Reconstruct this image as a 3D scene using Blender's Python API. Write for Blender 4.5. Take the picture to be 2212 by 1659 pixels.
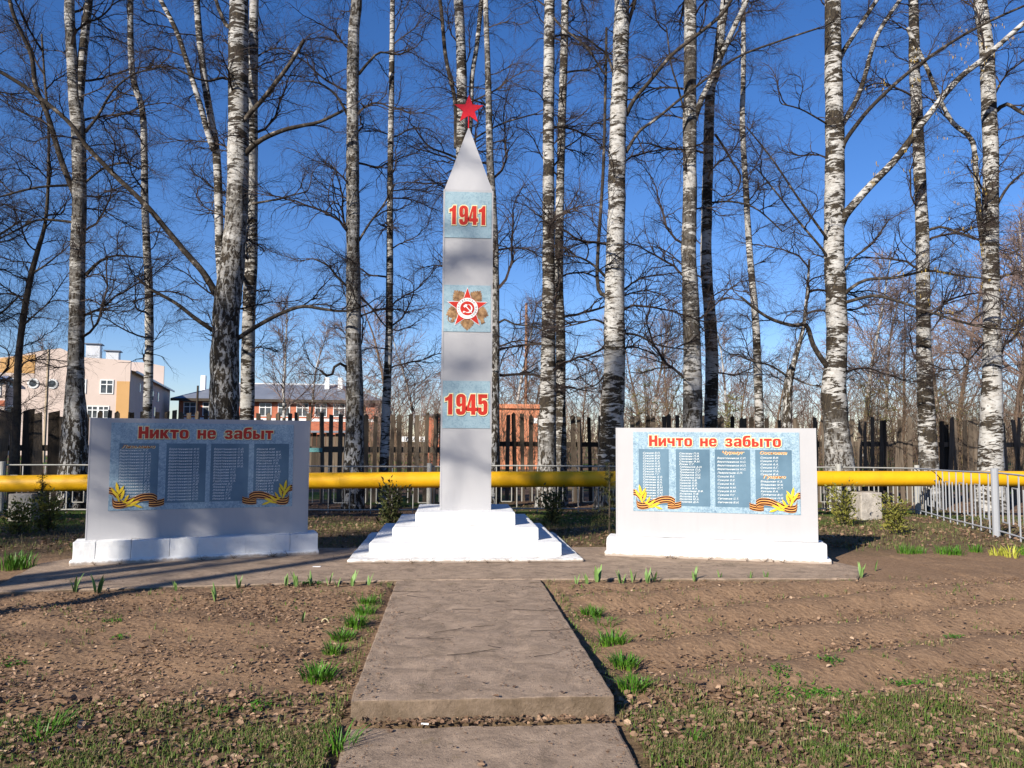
import bpy, bmesh, math, random
import numpy as np
from mathutils import Vector, Matrix, noise as mnoise

R = math.radians
random.seed(7)
rng = np.random.default_rng(7)
for o in list(bpy.data.objects):
    bpy.data.objects.remove(o)
scene = bpy.context.scene
C = scene.collection

# ------------------------------------------------------------------ camera, sky, sun, exposure
FPX = 1720.0                       # focal length for a 2212 px wide frame
CAM = Vector((-0.215, 0.0, 1.6))
RM = (Matrix.Rotation(R(-4.33), 3, 'Z') @ Matrix.Rotation(R(90 + 3.97), 3, 'X') @ Matrix.Rotation(R(0.34), 3, 'Z'))
cam_d = bpy.data.cameras.new('camera')
cam = bpy.data.objects.new('camera', cam_d)
C.objects.link(cam)
cam_d.sensor_width = 36.0
cam_d.lens = 36.0 * FPX / 2212.0
cam_d.clip_end = 3000.0
cam.matrix_world = Matrix.Translation(CAM) @ RM.to_4x4()
scene.camera = cam

SUN_EL, SUN_AZ = 26.0, 42.0        # azimuth: degrees left of straight behind the camera
to_sun = Vector((-math.sin(R(SUN_AZ)) * math.cos(R(SUN_EL)), -math.cos(R(SUN_AZ)) * math.cos(R(SUN_EL)), math.sin(R(SUN_EL))))
world = bpy.data.worlds.new('World')
scene.world = world
world.use_nodes = True
wn = world.node_tree
bg = wn.nodes['Background']
sky = wn.nodes.new('ShaderNodeTexSky')
sky.sky_type = 'NISHITA'
sky.sun_disc = False
sky.sun_elevation = R(SUN_EL)
sky.sun_rotation = math.atan2(to_sun.x, to_sun.y)
sky.altitude = 100
sky.air_density = 1.0
sky.dust_density = 0.0
sky.ozone_density = 2.5
hs = wn.nodes.new('ShaderNodeHueSaturation')
hs.inputs['Saturation'].default_value = 1.25
wn.links.new(sky.outputs[0], hs.inputs['Color'])
tint = wn.nodes.new('ShaderNodeMix'); tint.data_type = 'RGBA'; tint.blend_type = 'MULTIPLY'
tint.inputs[0].default_value = 1.0
tint.inputs[7].default_value = (0.92, 0.95, 1.24, 1.0)
wn.links.new(hs.outputs[0], tint.inputs[6])
wn.links.new(tint.outputs[2], bg.inputs[0])
bg.inputs[1].default_value = 0.064
sun_d = bpy.data.lights.new('sun', 'SUN')
sun_d.energy = 5.0
sun_d.angle = R(0.53)
sun_d.color = (1.0, 0.93, 0.82)
sun = bpy.data.objects.new('sun', sun_d)
C.objects.link(sun)
sun.rotation_euler = to_sun.to_track_quat('Z', 'Y').to_euler()
sun.location = (-20, -20, 20)
scene.view_settings.view_transform = 'Standard'
scene.view_settings.look = 'None'
scene.view_settings.exposure = 0.85
scene.view_settings.gamma = 1.0
scene.cycles.max_bounces = 4
scene.cycles.diffuse_bounces = 2
scene.cycles.glossy_bounces = 2

# ------------------------------------------------------------------ helpers
def ray(px, py):
    return RM @ Vector(((px - 1106.0) / FPX, -(py - 829.5) / FPX, -1.0))

def at(px, py, Y):
    d = ray(px, py)
    return CAM + d * (Y / d.y)

def sstep(a, b, x):
    t = min(1, max(0, (x - a) / (b - a)))
    return t * t * (3 - 2 * t)

def ground_z(x, y):
    z = -0.02 - 0.12 * (1 - sstep(4.6, 9.4, y)) - 0.11 * sstep(12.5, 18, y)
    if abs(x) > 0.84 and 4.4 < y < 9.6:
        m = sstep(4.4, 5.4, y) * (1 - sstep(8.6, 9.5, y)) * sstep(0.84, 1.3, abs(x))
        if x > 0:
            z += 0.045 * m * math.sin((y * 0.93 - x * 0.26) * 8.0)
        else:
            z += 0.012 * m * math.sin((y * 0.93 + x * 0.2) * 7.0)
        z += 0.035 * m * mnoise.noise((x * 0.9, y * 0.9, 0.0))
    if y > 11:
        z += 0.05 * sstep(11, 14, y) * mnoise.noise((x * 0.35, y * 0.35, 3.0))
    return z

def gnd(px, py):
    d = ray(px, py)
    z = 0.0
    for _ in range(6):
        t = (z - CAM.z) / d.z
        p = CAM + d * t
        z = ground_z(p.x, p.y)
    return p

def link(o, parent=None):
    C.objects.link(o)
    if parent is not None:
        o.parent = parent
    return o

def tag(o, label=None, cat=None, group=None, kind=None):
    if label: o['label'] = label
    if cat: o['category'] = cat
    if group: o['group'] = group
    if kind: o['kind'] = kind
    return o

def thing(name, loc, label, cat, group=None, rz=0.0):
    o = bpy.data.objects.new(name, None)
    o.empty_display_size = 0.2
    o.location = loc
    o.rotation_euler = (0, 0, rz)
    link(o)
    return tag(o, label, cat, group)

def mesh_data(name, verts, faces, mat=None, smooth=False):
    m = bpy.data.meshes.new(name)
    m.from_pydata([tuple(v) for v in verts], [], [tuple(f) for f in faces])
    if mat: m.materials.append(mat)
    if smooth: m.polygons.foreach_set('use_smooth', [True] * len(m.polygons))
    m.update()
    return m

def np_mesh(name, V, F, mat=None, smooth=False):
    """V (n,3), F (m,k) numpy arrays of equal-size polygons"""
    m = bpy.data.meshes.new(name)
    V = np.asarray(V, np.float32); F = np.asarray(F, np.int32)
    k = F.shape[1]
    m.vertices.add(len(V)); m.vertices.foreach_set('co', V.ravel())
    m.loops.add(F.size); m.loops.foreach_set('vertex_index', F.ravel())
    m.polygons.add(len(F))
    m.polygons.foreach_set('loop_start', np.arange(0, F.size, k, dtype=np.int32))
    m.polygons.foreach_set('loop_total', np.full(len(F), k, np.int32))
    m.polygons.foreach_set('use_smooth', np.full(len(F), smooth, bool))
    if mat: m.materials.append(mat)
    m.update(calc_edges=True)
    m.validate()
    return m

def obj(name, data, parent=None, loc=None, rot=None):
    o = bpy.data.objects.new(name, data)
    if loc is not None: o.location = loc
    if rot is not None: o.rotation_euler = rot
    return link(o, parent)

class MB:
    def __init__(s): s.v = []; s.f = []
    def add(s, vs, fs):
        b = len(s.v); s.v += [tuple(v) for v in vs]; s.f += [tuple(b + i for i in f) for f in fs]; return s
    def box(s, x0, x1, y0, y1, z0, z1):
        return s.add([(x0,y0,z0),(x1,y0,z0),(x1,y1,z0),(x0,y1,z0),(x0,y0,z1),(x1,y0,z1),(x1,y1,z1),(x0,y1,z1)],
                     [(0,3,2,1),(4,5,6,7),(0,1,5,4),(1,2,6,5),(2,3,7,6),(3,0,4,7)])
    def prism(s, poly, y0, y1):
        """poly: (x,z) list ccw seen from -y; y0 front"""
        n = len(poly)
        vs = [(x, y0, z) for x, z in poly] + [(x, y1, z) for x, z in poly]
        fs = [tuple(range(n)), tuple(range(2*n-1, n-1, -1))] + [(i, i+n, (i+1) % n + n, (i+1) % n) for i in range(n)]
        return s.add(vs, fs)
    def extr(s, poly, z0, z1):
        n = len(poly)
        vs = [(x, y, z0) for x, y in poly] + [(x, y, z1) for x, y in poly]
        fs = [tuple(range(n-1, -1, -1)), tuple(range(n, 2*n))] + [(i, (i+1) % n, (i+1) % n + n, i+n) for i in range(n)]
        return s.add(vs, fs)
    def tube(s, pts, rad, n=8, caps=True, wob=0.0, sd=0):
        pts = [Vector(p) for p in pts]
        b = len(s.v); t0 = None; u = None
        for i, p in enumerate(pts):
            t = (pts[min(i+1, len(pts)-1)] - pts[max(i-1, 0)]).normalized()
            if u is None:
                u = t.cross(Vector((0.31, 0.95, 0.05))).normalized()
            else:
                u = (u - t * u.dot(t)).normalized()
            w = t.cross(u)
            r = rad[i] if hasattr(rad, '__len__') else rad
            for k in range(n):
                a = 2*math.pi*k/n
                rr = r
                if wob:
                    rr = r * (1 + wob * mnoise.noise((math.cos(a)*1.3 + sd, math.sin(a)*1.3, i*0.22)) + wob*.5*mnoise.noise((math.cos(a)*3 + sd, math.sin(a)*3, i*0.6)))
                q = p + (u*math.cos(a) + w*math.sin(a)) * rr
                s.v.append(tuple(q))
        for i in range(len(pts)-1):
            for k in range(n):
                k2 = (k+1) % n
                s.f.append((b+i*n+k, b+i*n+k2, b+(i+1)*n+k2, b+(i+1)*n+k))
        if caps:
            s.f.append(tuple(b+k for k in range(n-1, -1, -1)))
            e = b+(len(pts)-1)*n
            s.f.append(tuple(e+k for k in range(n)))
        return s
    def data(s, name, mat, smooth=False): return mesh_data(name, s.v, s.f, mat, smooth)
    def obj(s, name, mat, parent=None, loc=None, rot=None, smooth=False):
        return obj(name, s.data(name, mat, smooth), parent, loc, rot)

def rough_box(name, x0, x1, y0, y1, z0, z1, mat, parent=None, step=0.12, amp=0.006, bev=0.015, seed=0.0, loc=None):
    bm = bmesh.new()
    bmesh.ops.create_cube(bm, size=1.0)
    for v in bm.verts:
        v.co = Vector(((x0+x1)/2 + v.co.x*(x1-x0), (y0+y1)/2 + v.co.y*(y1-y0), (z0+z1)/2 + v.co.z*(z1-z0)))
    bmesh.ops.bevel(bm, geom=bm.edges[:], offset=bev, segments=2, affect='EDGES', profile=0.6)
    for ax, (a, b) in enumerate(((x0, x1), (y0, y1), (z0, z1))):
        n = int((b-a)/step)
        for i in range(1, n):
            c = Vector((0, 0, 0)); c[ax] = a + (b-a)*i/n
            nn = Vector((0, 0, 0)); nn[ax] = 1
            bmesh.ops.bisect_plane(bm, geom=bm.verts[:]+bm.edges[:]+bm.faces[:], plane_co=c, plane_no=nn)
    bm.normal_update()
    for v in bm.verts:
        p = v.co*5.0 + Vector((seed, seed*1.7, 0))
        d = mnoise.noise(p) + 0.6*mnoise.noise(p*3.1)
        v.co += v.normal * d * amp
    m = bpy.data.meshes.new(name)
    bm.to_mesh(m); bm.free()
    m.materials.append(mat)
    return obj(name, m, parent, loc)

# ------------------------------------------------------------------ materials
def new_mat(name, rough=0.8, spec=0.25):
    m = bpy.data.materials.new(name); m.use_nodes = True
    nt = m.node_tree; b = nt.nodes['Principled BSDF']
    b.inputs['Roughness'].default_value = rough
    b.inputs['Specular IOR Level'].default_value = spec
    return m, nt, b

def N(nt, t, **kw):
    n = nt.nodes.new(t)
    for k, v in kw.items():
        if k in n.inputs: n.inputs[k].default_value = v
        else: setattr(n, k, v)
    return n

def tex_noise(nt, vec, scale, detail=4, rough=0.6, dist=0.0):
    n = N(nt, 'ShaderNodeTexNoise', Scale=scale, Detail=detail, Roughness=rough, Distortion=dist)
    nt.links.new(vec, n.inputs['Vector'])
    return n.outputs['Fac']

def ramp(nt, fac, stops):
    r = N(nt, 'ShaderNodeValToRGB')
    el = r.color_ramp.elements
    while len(el) < len(stops): el.new(0.5)
    for e, (p, c) in zip(el, stops):
        e.position = p; e.color = (*c, 1) if len(c) == 3 else c
    nt.links.new(fac, r.inputs[0])
    return r.outputs[0]

def mixc(nt, fac, a, b, mode='MIX'):
    m = N(nt, 'ShaderNodeMix', data_type='RGBA', blend_type=mode)
    for s, v in ((m.inputs[0], fac), (m.inputs[6], a), (m.inputs[7], b)):
        if hasattr(v, 'links'): nt.links.new(v, s)
        elif isinstance(v, (tuple, list)): s.default_value = (*v, 1) if len(v) == 3 else v
        else: s.default_value = v
    return m.outputs[2]

def math_n(nt, op, a, b=None, c=None, clamp=False):
    m = N(nt, 'ShaderNodeMath', operation=op); m.use_clamp = clamp
    for i, v in enumerate((a, b, c)):
        if v is None: continue
        if hasattr(v, 'links'): nt.links.new(v, m.inputs[i])
        else: m.inputs[i].default_value = v
    return m.outputs[0]

def bump(nt, b, h, strength=0.4, dist=0.02):
    n = N(nt, 'ShaderNodeBump', Strength=strength, Distance=dist)
    nt.links.new(h, n.inputs['Height']); nt.links.new(n.outputs[0], b.inputs['Normal'])

def coords(nt, kind='Object', scale=None, rnd=False):
    tc = N(nt, 'ShaderNodeTexCoord')
    v = tc.outputs[kind]
    if scale:
        mp = N(nt, 'ShaderNodeMapping'); mp.inputs['Scale'].default_value = scale
        nt.links.new(v, mp.inputs[0]); v = mp.outputs[0]
    if rnd:
        oi = N(nt, 'ShaderNodeObjectInfo')
        ad = N(nt, 'ShaderNodeVectorMath', operation='ADD')
        ml = N(nt, 'ShaderNodeVectorMath', operation='SCALE'); ml.inputs['Scale'].default_value = 1.0
        cb = N(nt, 'ShaderNodeCombineXYZ')
        k = math_n(nt, 'MULTIPLY', oi.outputs['Random'], 37.0)
        for i in range(3): nt.links.new(k, cb.inputs[i])
        nt.links.new(v, ad.inputs[0]); nt.links.new(cb.outputs[0], ad.inputs[1]); v = ad.outputs[0]
    return v

def simple(name, c1, c2, scale=8, rough=0.8, bmp=0.2, bscale=40, spec=0.25, kind='Object', rnd=False, metallic=0.0, bd=0.01):
    m, nt, b = new_mat(name, rough, spec)
    v = coords(nt, kind, rnd=rnd)
    f = tex_noise(nt, v, scale, 5)
    nt.links.new(ramp(nt, f, [(0.3, c1), (0.7, c2)]), b.inputs['Base Color'])
    b.inputs['Metallic'].default_value = metallic
    if bmp: bump(nt, b, tex_noise(nt, v, bscale, 4), bmp, bd)
    return m

def flat(name, c, rough=0.6, spec=0.25):
    m, nt, b = new_mat(name, rough, spec)
    v = coords(nt)
    f = tex_noise(nt, v, 30, 3)
    nt.links.new(ramp(nt, f, [(0.2, tuple(x*0.92 for x in c)), (0.8, tuple(min(1, x*1.06) for x in c))]), b.inputs['Base Color'])
    return m

# whitewash on masonry
def whitewash():
    m, nt, b = new_mat('whitewash', 0.9, 0.1)
    v = coords(nt, 'Object', rnd=False)
    g = N(nt, 'ShaderNodeNewGeometry')
    f = tex_noise(nt, v, 6, 6, 0.7)
    col = ramp(nt, f, [(0.25, (0.50, 0.49, 0.47)), (0.42, (0.66, 0.655, 0.645)), (0.8, (0.72, 0.72, 0.71))])
    chips = tex_noise(nt, v, 22, 5, 0.65)
    col = mixc(nt, ramp(nt, chips, [(0.70, (0, 0, 0)), (0.74, (1, 1, 1))]), col, (0.38, 0.34, 0.30))
    sep = N(nt, 'ShaderNodeSeparateXYZ'); nt.links.new(g.outputs['Position'], sep.inputs[0])
    low = math_n(nt, 'ADD', sep.outputs[2], math_n(nt, 'MULTIPLY', tex_noise(nt, v, 14, 5, 0.7), -0.09))
    lowm = ramp(nt, math_n(nt, 'MULTIPLY_ADD', low, 10, 0.5), [(0.24, (1, 1, 1)), (0.52, (0, 0, 0))])
    col = mixc(nt, lowm, col, (0.36, 0.30, 0.25))
    nt.links.new(col, b.inputs['Base Color'])
    h = math_n(nt, 'ADD', tex_noise(nt, v, 9, 6, 0.7), math_n(nt, 'MULTIPLY', tex_noise(nt, v, 60, 3), 0.3))
    bump(nt, b, h, 0.35, 0.02)
    return m
M_WASH = whitewash()

def concrete(name, base, moss=True):
    m, nt, b = new_mat(name, 0.95, 0.12)
    v = coords(nt, 'Object')
    a = tex_noise(nt, v, 1.6, 8, 0.68, 0.4)
    c1 = tuple(x*0.45 for x in base); c3 = tuple(x*1.4 for x in base)
    col = ramp(nt, a, [(0.25, c1), (0.5, base), (0.75, c3)])
    fine = tex_noise(nt, v, 26, 8, 0.8)
    col = mixc(nt, 0.55, col, ramp(nt, fine, [(0.3, tuple(x*0.55 for x in base)), (0.55, base), (0.72, tuple(x*1.6 for x in base))]))
    pits = tex_noise(nt, v, 70, 4, 0.7)
    col = mixc(nt, ramp(nt, pits, [(0.64, (0, 0, 0)), (0.70, (1, 1, 1))]), col, tuple(x*0.45 for x in base))
    stn = tex_noise(nt, v, 4.5, 9, 0.75, 0.8)
    col = mixc(nt, 0.6, col, mixc(nt, ramp(nt, stn, [(0.36, (0, 0, 0)), (0.64, (1, 1, 1))]), tuple(x*0.5 for x in base), tuple(x*1.5 for x in base)))
    vo = N(nt, 'ShaderNodeTexVoronoi', Scale=1.3, feature='DISTANCE_TO_EDGE')
    dv = N(nt, 'ShaderNodeVectorMath', operation='ADD')
    nz = N(nt, 'ShaderNodeTexNoise', Scale=3.0, Detail=6.0)
    nt.links.new(v, nz.inputs['Vector']); nt.links.new(v, dv.inputs[0]); nt.links.new(nz.outputs['Color'], dv.inputs[1])
    nt.links.new(dv.outputs[0], vo.inputs['Vector'])
    crack = math_n(nt, 'MULTIPLY', ramp(nt, vo.outputs['Distance'], [(0.004, (1, 1, 1)), (0.012, (0, 0, 0))]), ramp(nt, tex_noise(nt, v, 0.9, 2), [(0.52, (0, 0, 0)), (0.62, (1, 1, 1))]))
    col = mixc(nt, crack, col, tuple(x*0.3 for x in base))
    if moss:
        mo = tex_noise(nt, v, 3.5, 7, 0.75)
        col = mixc(nt, math_n(nt, 'MULTIPLY', ramp(nt, mo, [(0.60, (0, 0, 0)), (0.72, (1, 1, 1))]), 0.7), col, (0.14, 0.105, 0.045))
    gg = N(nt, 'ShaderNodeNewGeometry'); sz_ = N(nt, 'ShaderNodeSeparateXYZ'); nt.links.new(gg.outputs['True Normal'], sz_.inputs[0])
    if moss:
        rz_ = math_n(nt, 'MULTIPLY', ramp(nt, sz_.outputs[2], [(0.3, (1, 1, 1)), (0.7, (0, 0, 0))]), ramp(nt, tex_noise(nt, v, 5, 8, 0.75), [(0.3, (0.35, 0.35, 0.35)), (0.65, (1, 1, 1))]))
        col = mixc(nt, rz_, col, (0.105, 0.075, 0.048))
    nt.links.new(col, b.inputs['Base Color'])
    bump(nt, b, math_n(nt, 'ADD', fine, math_n(nt, 'MULTIPLY', pits, 0.4)), 0.7, 0.02)
    return m
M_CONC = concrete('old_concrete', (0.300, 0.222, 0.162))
M_CONC2 = concrete('pale_concrete', (0.353, 0.319, 0.277), False)

def paint_metal(name, base, rough=0.45, dirt=0.12):
    m, nt, b = new_mat(name, rough, 0.4)
    v = coords(nt, 'Object')
    a = tex_noise(nt, v, 1.4, 5, 0.6)
    st = coords(nt, 'Object', (6, 6, 0.5))
    s = tex_noise(nt, st, 2.0, 4)
    col = ramp(nt, a, [(0.3, tuple(x*0.95 for x in base)), (0.7, tuple(min(1, x*1.03) for x in base))])
    col = mixc(nt, math_n(nt, 'MULTIPLY', ramp(nt, s, [(0.5, (0, 0, 0)), (0.85, (1, 1, 1))]), dirt), col, tuple(x*0.6 for x in base))
    nt.links.new(col, b.inputs['Base Color'])
    bump(nt, b, tex_noise(nt, v, 2.5, 2), 0.08, 0.02)
    return m
M_PANEL = paint_metal('lilac_white_sheet', (0.375, 0.37, 0.378))
M_RED = paint_metal('red_enamel', (0.60, 0.015, 0.02), 0.35, 0.2)
M_GREYFENCE = paint_metal('silver_paint', (0.28, 0.29, 0.31), 0.45, 0.3)
M_OLDFENCE = paint_metal('weathered_white_paint', (0.33, 0.32, 0.29), 0.7, 0.5)

def pipe_mat():
    m, nt, b = new_mat('yellow_gas_paint', 0.5, 0.35)
    v = coords(nt, 'Object')
    a = tex_noise(nt, v, 3, 5, 0.6)
    col = ramp(nt, a, [(0.3, (0.619, 0.310, 0.003)), (0.7, (0.688, 0.378, 0.005))])
    d = tex_noise(nt, v, 14, 5, 0.7)
    col = mixc(nt, ramp(nt, d, [(0.66, (0, 0, 0)), (0.74, (1, 1, 1))]), col, (0.45, 0.2, 0.01))
    fd = tex_noise(nt, v, 0.9, 6, 0.7)
    col = mixc(nt, math_n(nt, 'MULTIPLY', ramp(nt, fd, [(0.45, (0, 0, 0)), (0.7, (1, 1, 1))]), 0.45), col, (0.50, 0.27, 0.02))
    nt.links.new(col, b.inputs['Base Color'])
    bump(nt, b, tex_noise(nt, v, 5, 5), 0.15, 0.01)
    return m
M_PIPE = pipe_mat()

def poster_mat(name, dark=1.0):
    m, nt, b = new_mat(name, 0.35, 0.4)
    v = coords(nt, 'Object')
    a = tex_noise(nt, v, 26, 6, 0.75, 1.2)
    col = ramp(nt, a, [(0.32, (0.040, 0.087, 0.148)), (0.43, (0.114, 0.208, 0.288)), (0.52, (0.221, 0.335, 0.416)), (0.62, (0.369, 0.470, 0.523)), (0.72, (0.148, 0.249, 0.335))])
    c = tex_noise(nt, v, 60, 4, 0.7)
    col = mixc(nt, 0.35, col, ramp(nt, c, [(0.35, (0.067, 0.127, 0.194)), (0.6, (0.416, 0.503, 0.550))]))
    big = tex_noise(nt, v, 2.2, 2)
    col = mixc(nt, math_n(nt, 'MULTIPLY', ramp(nt, big, [(0.4, (0, 0, 0)), (0.65, (1, 1, 1))]), 0.35), col, (0.335, 0.443, 0.503))
    nt.links.new(col, b.inputs['Base Color'])
    return m
M_POSTER = poster_mat('marbled_blue_print')

def plate_mat():
    m, nt, b = new_mat('marbled_grey_blue_print', 0.4, 0.35)
    v = coords(nt, 'Object')
    a = tex_noise(nt, v, 16, 6, 0.7, 1.6)
    col = ramp(nt, a, [(0.30, (0.150, 0.247, 0.299)), (0.47, (0.247, 0.351, 0.404)), (0.56, (0.299, 0.404, 0.449)), (0.7, (0.202, 0.306, 0.359))])
    nt.links.new(col, b.inputs['Base Color'])
    return m
M_PLATE = plate_mat()
M_COLPANEL = simple('slate_blue_print', (0.056, 0.112, 0.163), (0.129, 0.215, 0.284), 1.1, 0.4, 0, spec=0.35)
M_INK_RED = flat('red_ink', (0.473, 0.030, 0.017), 0.4)
M_INK_CREAM = flat('cream_ink', (0.731, 0.671, 0.387), 0.4)
M_INK_WHITE = flat('white_ink', (0.705, 0.722, 0.705), 0.4)
M_INK_ORANGE = flat('orange_ink', (0.387, 0.138, 0.043), 0.4)
M_INK_SHADOW = flat('dark_ink', (0.026, 0.026, 0.030), 0.5)
M_RIB_O = flat('ribbon_orange_ink', (0.688, 0.310, 0.086), 0.4)
M_RIB_B = flat('ribbon_black_ink', (0.039, 0.007, 0.007), 0.4)
M_LAUREL = simple('laurel_yellow_ink', (0.602, 0.361, 0.009), (0.731, 0.568, 0.043), 14, 0.4, 0)
M_GOLD = simple('order_gold_ink', (0.112, 0.052, 0.022), (0.413, 0.249, 0.120), 18, 0.4, 0)

def bark_mat():
    m, nt, b = new_mat('birch_bark', 0.85, 0.2)
    at_ = N(nt, 'ShaderNodeAttribute', attribute_name='dark')
    dk = at_.outputs['Fac']
    v1 = coords(nt, 'Object', (1.4, 1.4, 5.2), rnd=True)
    v2 = coords(nt, 'Object', (1.1, 1.1, 1.8), rnd=True)
    v3 = coords(nt, 'Object', (5.5, 5.5, 2.4), rnd=True)
    v4 = coords(nt, 'Object', (3, 3, 26.0), rnd=True)
    A = tex_noise(nt, v1, 2.2, 7, 0.68, 0.9)
    B = tex_noise(nt, v2, 1.3, 3, 0.5)
    Cc = tex_noise(nt, v3, 2.2, 6, 0.7, 0.6)
    L = tex_noise(nt, v4, 2.2, 3, 0.5)
    s = math_n(nt, 'ADD', A, math_n(nt, 'MULTIPLY', math_n(nt, 'SUBTRACT', B, 0.5), 0.6))
    s = math_n(nt, 'ADD', s, math_n(nt, 'MULTIPLY', dk, 0.16))
    up = ramp(nt, s, [(0.525, (0, 0, 0)), (0.56, (1, 1, 1))])
    s2 = math_n(nt, 'ADD', Cc, math_n(nt, 'MULTIPLY', dk, 0.13))
    lo = ramp(nt, s2, [(0.555, (0, 0, 0)), (0.60, (1, 1, 1))])
    lowmask = ramp(nt, dk, [(0.40, (0, 0, 0)), (0.75, (1, 1, 1))])
    mask = mixc(nt, lowmask, up, lo)
    len_ = ramp(nt, L, [(0.64, (0, 0, 0)), (0.68, (1, 1, 1))])
    mask2 = math_n(nt, 'MAXIMUM', mask, math_n(nt, 'MULTIPLY', len_, 0.8))
    white = ramp(nt, tex_noise(nt, v2, 6, 5, 0.6), [(0.3, (0.227, 0.205, 0.181)), (0.5, (0.356, 0.344, 0.325)), (0.7, (0.424, 0.416, 0.401))])
    dark = ramp(nt, tex_noise(nt, v3, 5, 5, 0.7), [(0.3, (0.010, 0.008, 0.007)), (0.55, (0.036, 0.028, 0.020)), (0.75, (0.11, 0.085, 0.045))])
    nt.links.new(mixc(nt, mask2, white, dark), b.inputs['Base Color'])
    h = math_n(nt, 'ADD', math_n(nt, 'MULTIPLY', mask, 0.8), math_n(nt, 'MULTIPLY', Cc, 0.6))
    bump(nt, b, h, 0.6, 0.025)
    return m
M_BARK = bark_mat()
def limb_mat():
    m, nt, b = new_mat('birch_limb_bark', 0.9, 0.2)
    v = coords(nt, 'Object', rnd=True)
    at_ = N(nt, 'ShaderNodeAttribute', attribute_name='dark')
    f = math_n(nt, 'ADD', tex_noise(nt, v, 6, 5, 0.65), math_n(nt, 'MULTIPLY', at_.outputs['Fac'], 0.25))
    nt.links.new(ramp(nt, f, [(0.42, (0.30, 0.27, 0.23)), (0.50, (0.10, 0.082, 0.066)), (0.62, (0.030, 0.024, 0.019))]), b.inputs['Base Color'])
    bump(nt, b, tex_noise(nt, v, 30, 4), 0.5, 0.01)
    return m
M_LIMB = limb_mat()
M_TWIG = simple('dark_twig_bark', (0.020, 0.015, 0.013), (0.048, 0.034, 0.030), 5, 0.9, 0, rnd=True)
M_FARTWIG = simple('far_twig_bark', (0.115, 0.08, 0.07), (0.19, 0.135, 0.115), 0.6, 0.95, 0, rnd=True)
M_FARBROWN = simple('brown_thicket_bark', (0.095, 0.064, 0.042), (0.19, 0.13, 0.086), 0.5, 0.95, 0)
M_DARKBARK = simple('alder_bark', (0.035, 0.028, 0.022), (0.085, 0.068, 0.05), 12, 0.95, 0.5, 40)
M_OLDWOOD = None
def wood_mat():
    m, nt, b = new_mat('weathered_fence_wood', 0.95, 0.15)
    v = coords(nt, 'Object', (18, 18, 1.2), rnd=True)
    oi = N(nt, 'ShaderNodeObjectInfo')
    g = tex_noise(nt, v, 1.5, 6, 0.7, 0.4)
    col = ramp(nt, g, [(0.25, (0.06, 0.045, 0.034)), (0.55, (0.135, 0.105, 0.078)), (0.8, (0.21, 0.165, 0.125))])
    col2 = mixc(nt, math_n(nt, 'MULTIPLY', ramp(nt, oi.outputs['Random'], [(0.62, (0, 0, 0)), (0.80, (1, 1, 1))]), 0.75), col, (0.02, 0.016, 0.013))
    nt.links.new(col2, b.inputs['Base Color'])
    bump(nt, b, g, 0.5, 0.01)
    return m
M_OLDWOOD = wood_mat()

def leaf_mat(name, stops, rough=0.7, trans=0.0):
    m, nt, b = new_mat(name, rough, 0.2)
    a = N(nt, 'ShaderNodeAttribute', attribute_name='tint')
    nt.links.new(ramp(nt, a.outputs['Fac'], stops), b.inputs['Base Color'])
    return m
M_LITTER = leaf_mat('dead_leaf', [(0.0, (0.067, 0.038, 0.024)), (0.35, (0.151, 0.091, 0.057)), (0.75, (0.269, 0.172, 0.109)), (1.0, (0.403, 0.286, 0.193))])
M_GRASS = leaf_mat('grass_blade', [(0.0, (0.134, 0.101, 0.050)), (0.35, (0.168, 0.139, 0.063)), (0.55, (0.092, 0.118, 0.025)), (0.8, (0.063, 0.113, 0.017)), (1.0, (0.092, 0.160, 0.025))], 0.6)
M_LILY = leaf_mat('daylily_blade', [(0.0, (0.202, 0.202, 0.040)), (0.3, (0.074, 0.162, 0.014)), (0.7, (0.037, 0.114, 0.008)), (1.0, (0.067, 0.168, 0.020))], 0.45)
M_LILYY = leaf_mat('yellow_green_blade', [(0.0, (0.302, 0.277, 0.050)), (1.0, (0.319, 0.353, 0.034))], 0.5)
M_TULIP = leaf_mat('tulip_leaf', [(0.0, (0.134, 0.101, 0.050)), (0.5, (0.118, 0.202, 0.059)), (1.0, (0.168, 0.277, 0.076))], 0.45)
M_THUJA = leaf_mat('thuja_spray', [(0.0, (0.059, 0.063, 0.012)), (0.5, (0.134, 0.134, 0.024)), (1.0, (0.227, 0.210, 0.042))], 0.7)
M_SPRUCE = leaf_mat('spruce_needles', [(0.0, (0.03, 0.045, 0.012)), (1.0, (0.10, 0.10, 0.035))], 0.7)
M_CATKIN = leaf_mat('catkin', [(0.0, (0.20, 0.13, 0.025)), (1.0, (0.32, 0.22, 0.05))], 0.8)
M_WILLOW = leaf_mat('young_willow_leaf', [(0.0, (0.09, 0.085, 0.022)), (1.0, (0.19, 0.18, 0.045))], 0.8)

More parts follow.
